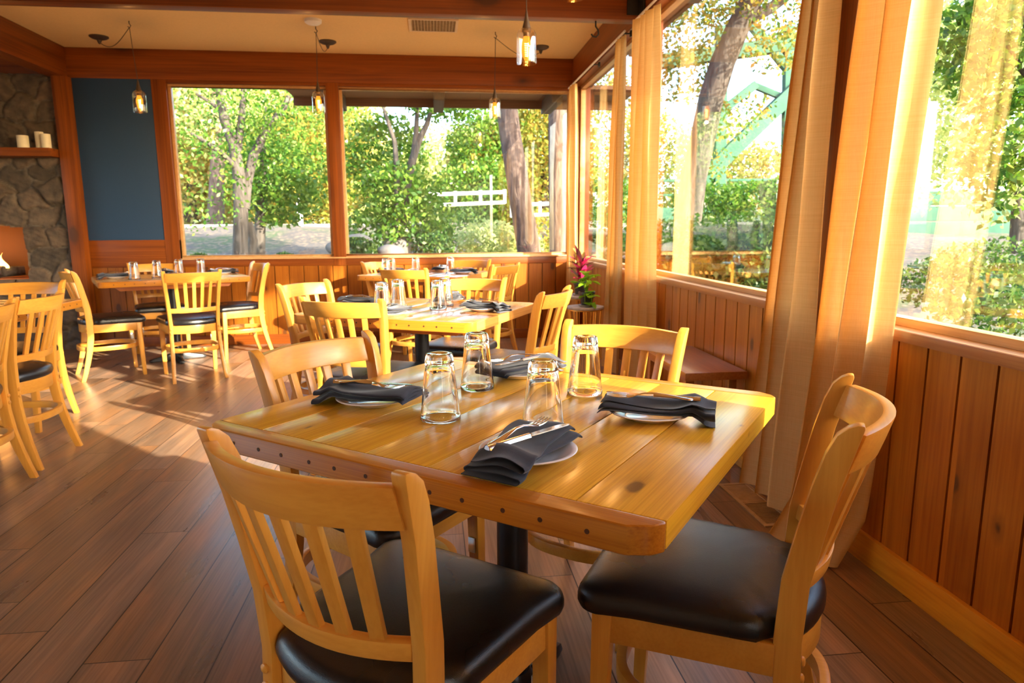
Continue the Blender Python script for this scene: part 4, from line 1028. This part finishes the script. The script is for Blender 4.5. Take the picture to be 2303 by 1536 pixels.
# white railings on the road bridge
def rail(px0, py0, D0, px1, py1, D1, label, posts=4, drop=.75):
    a = dirpt(px0, D0, py=py0); b = dirpt(px1, D1, py=py1); r = empty('road_railing', a); tag(r, label, 'railing', 'white railings along the road')
    d = b-a
    for dz in (0, -.2): MB().tube([Vector((0, 0, dz)), d+Vector((0, 0, dz))], .035, 8).build('rail', M['fence'], r)
    for k in range(posts+1): p = d*k/posts; MB().tube([p+Vector((0, 0, .05)), p+Vector((0, 0, -drop))], .03, 8).build('post', M['fence'], r)
rail(965, 438, 13, 1135, 432, 13.6, 'white road railing left of the leaning pine trunk', 3, .22)
rail(1150, 462, 13, 1280, 456, 12.8, 'lower white railing between the two pine trunks', 2, .22)
tag(MB().box(-.07, .07, -.07, .07, -.3, .55).build('marker_post', M['fence'], bevel=.02, loc=dirpt(675, 20.5, py=490)), 'white marker post beside the road', 'post')
# green truss bridge on the right
def bridge():
    D = 26.; base = dirpt(1700, D, py=520); r = empty('truss_bridge', base); tag(r, 'pale green steel truss bridge beyond the right windows', 'bridge')
    bs = Vector(base)
    def P(px, py, dd=0):
        # constant depth along the view axis
        d = FW*1512.8+XR*(px-1151.5)-UR*(py-768); q = d*((D+dd)*1.0/1512.8); return Vector((q.x, q.y, 1.18+q.z))-bs
    def member(name, a, b, w):
        a, b = P(*a), P(*b); d = (b-a).normalized(); view = Vector((FW.x, FW.y, 0)).normalized(); s = d.cross(view).normalized(); h = w/2
        MB().loft([[p-s*h-view*h, p+s*h-view*h, p+s*h+view*h, p-s*h+view*h] for p in (a, b)]).build(name, M['bridge'], r, bevel=.02)
    member('upright', (1617, 470), (1622, 60), .42); member('upright', (1768, 470), (1775, 60), .36)
    member('upright', (2010, 560), (2020, 60), .4); member('upright', (2420, 560), (2440, 0), .4)
    member('diagonal', (1540, 440), (1800, 190), .55); member('diagonal', (1800, 190), (1660, 20), .3)
    member('diagonal', (1560, 300), (1700, 190), .3); member('diagonal', (1690, 190), (1810, 240), .22)
    member('diagonal', (1820, 200), (2080, 480), .5); member('diagonal', (2230, 120), (2420, 300), .4)
    member('top_chord', (1480, 140), (2500, 0), .5)
    for k, (a, b) in enumerate(((432, 462), (466, 498), (501, 530))):
        A, B = (1950, (a+b)/2), (2700, (a+b)/2-6); member('girder', A, B, (b-a)/1512.8*D*1.0)
    member('girder', (1300, 480), (1600, 484), .5)
    member('railing', (1300, 408), (1800, 404), .10); member('railing', (1300, 440), (1800, 437), .08)
    m = MB(); L = P(1560, 408); R2 = P(1780, 404); L2 = P(1560, 455); 
    for k in range(26):
        t_ = k/25; a = L.lerp(R2, t_); m.tube([a, a+Vector((.35, 0, -.75))], .012, 4); m.tube([a, a+Vector((-.35, 0, -.75))], .012, 4)
    m.build('chain_link', M['bridge'], r)
bridge()
# trees outside the right windows
D = 9.5
tree('large leaning grey tree trunk outside the middle right window', tuple(dirpt(1555, D, py=560)), [
    limb(D, [(1530, 640, 0), (1545, 500, 0), (1560, 400, 0), (1578, 320, 0), (1600, 220, 0), (1625, 140, 0), (1660, 60, 0), (1690, 0, 0), (1760, -110, 0)], [.20, .19, .17, .165, .165, .16, .15, .14, .12]),
    limb(D, [(1668, 50, 0), (1730, 20, 0), (1800, -30, 0)], [.09, .07, .05])],
    [blob(1540, 60, D, .55, .6, .5), blob(1545, 170, D+.5, .45, .5, .4), blob(1680, 250, D, .4, .4, .22), blob(1760, 110, D-.5, .45, .5, .3), blob(1640, 290, D+1, .3, .3, .2), blob(1600, -30, D, .9, .8, .5), blob(1760, 30, D, .6, .6, .4), blob(1620, 370, D+1, .25)], MIXG, 2600, .055, 41)
tree('orange-yellow distant trees under the bridge diagonal', tuple(dirpt(1680, 40, py=500)), [limb(40., [(1680, 500, 0), (1682, 420, 0)], [.4, .3])],
    [blob(1600, 380, 40, 3., 2.4, 2.6), blob(1700, 400, 40, 3.4, 2.4, 2.), blob(1370, 300, 40, 3.4, 2.4, 4.), blob(1480, 380, 40, 3.4, 2.4, 3.), blob(1780, 400, 40, 3, 2, 2)], ORANGE, 4600, .26, 42)
tree('mid green shrubs along the fence outside the middle right window', tuple(dirpt(1650, 15, py=520)), [],
    [blob(1600, 460, 15, .9, .8, .5), blob(1700, 455, 15, 1.0, .8, .45), blob(1770, 450, 15, .7, .6, .5), blob(1380, 460, 15, .8, .7, .6)], GREEN, 3200, .08, 43, name='shrub', cat='shrub', group='shrubs outside the right windows')
tree('dark green ivy bank below the middle right window view', tuple(dirpt(1650, 7.5, py=640)), [],
    [blob(1600, 570, 7.5, .9, .8, .42), blob(1720, 560, 7.5, .8, .8, .42), blob(1500, 580, 8, .8, .8, .45), blob(1660, 620, 7.2, .7, .7, .45), blob(1780, 620, 6.6, .6, .7, .5), blob(1560, 640, 7.4, .7, .7, .45)], DKGREEN, 7200, .055, 44, name='shrub', cat='shrub', group='shrubs outside the right windows')
D = 6.5
tree('leafy green branches outside the nearest right window', tuple(dirpt(2350, D, py=600)), [limb(D, [(2400, 640, 0), (2380, 400, 0), (2350, 200, 0), (2320, 60, 0), (2300, -60, 0)], [.10, .09, .07, .05, .03]), limb(D, [(2360, 240, 0), (2300, 160, 0), (2240, 60, 0)], [.03, .02, .012])],
    [blob(2260, 120, D, .45, .4, .5), blob(2300, 300, D, .45, .4, .4), blob(2240, 360, D, .28, .3, .3), blob(2330, 20, D, .6, .5, .5), blob(2230, 470, D, .16), blob(2180, 100, D+.5, .4), blob(2290, 420, D, .25)], GREEN, 2400, .055, 45)
tree('sunlit lime green tree behind the leafy branches at far right', tuple(dirpt(2290, 16, py=560)), [limb(16., [(2290, 570, 0), (2292, 400, 0)], [.16, .1])],
    [blob(2200, 200, 16, 2., 1.6, 1.8), blob(2320, 250, 16, 2., 1.6, 2.2), blob(2150, 60, 16, 2, 1.6, 1.6), blob(2060, 250, 17, 1.6, 1.4, 2.2)], PALE, 4200, .13, 46)
tree('shaded thicket beneath the green bridge girder at right', tuple(dirpt(2260, 9, py=660)), [],
    [blob(2260, 600, 10, .9, .8, .35), blob(2330, 680, 7.5, .8, .8, .3), blob(2180, 640, 9, .8, .8, .35), blob(2250, 720, 6, .5, .5, .25)], DKGREEN, 3600, .05, 47, name='shrub', cat='shrub', group='shrubs outside the right windows')

tree('unseen leafy tree right of the nearest window, added to shade back wall', (10.2, -2.4, -.5), [([(10.2, -2.4, -.5), (10., -2.3, 3.), (9.6, -2.2, 6.)], [.25, .2, .12])],
    [(9., yy, 6.85+.1*math.sin(yy*3), .8, .95, .78) for yy in (-4.1, -3.1, -2.1, -1.1, -.1, .9)], GREEN, 5200, .16, 71)  # added unseen crown, a leaf row that cuts high sun off back wall
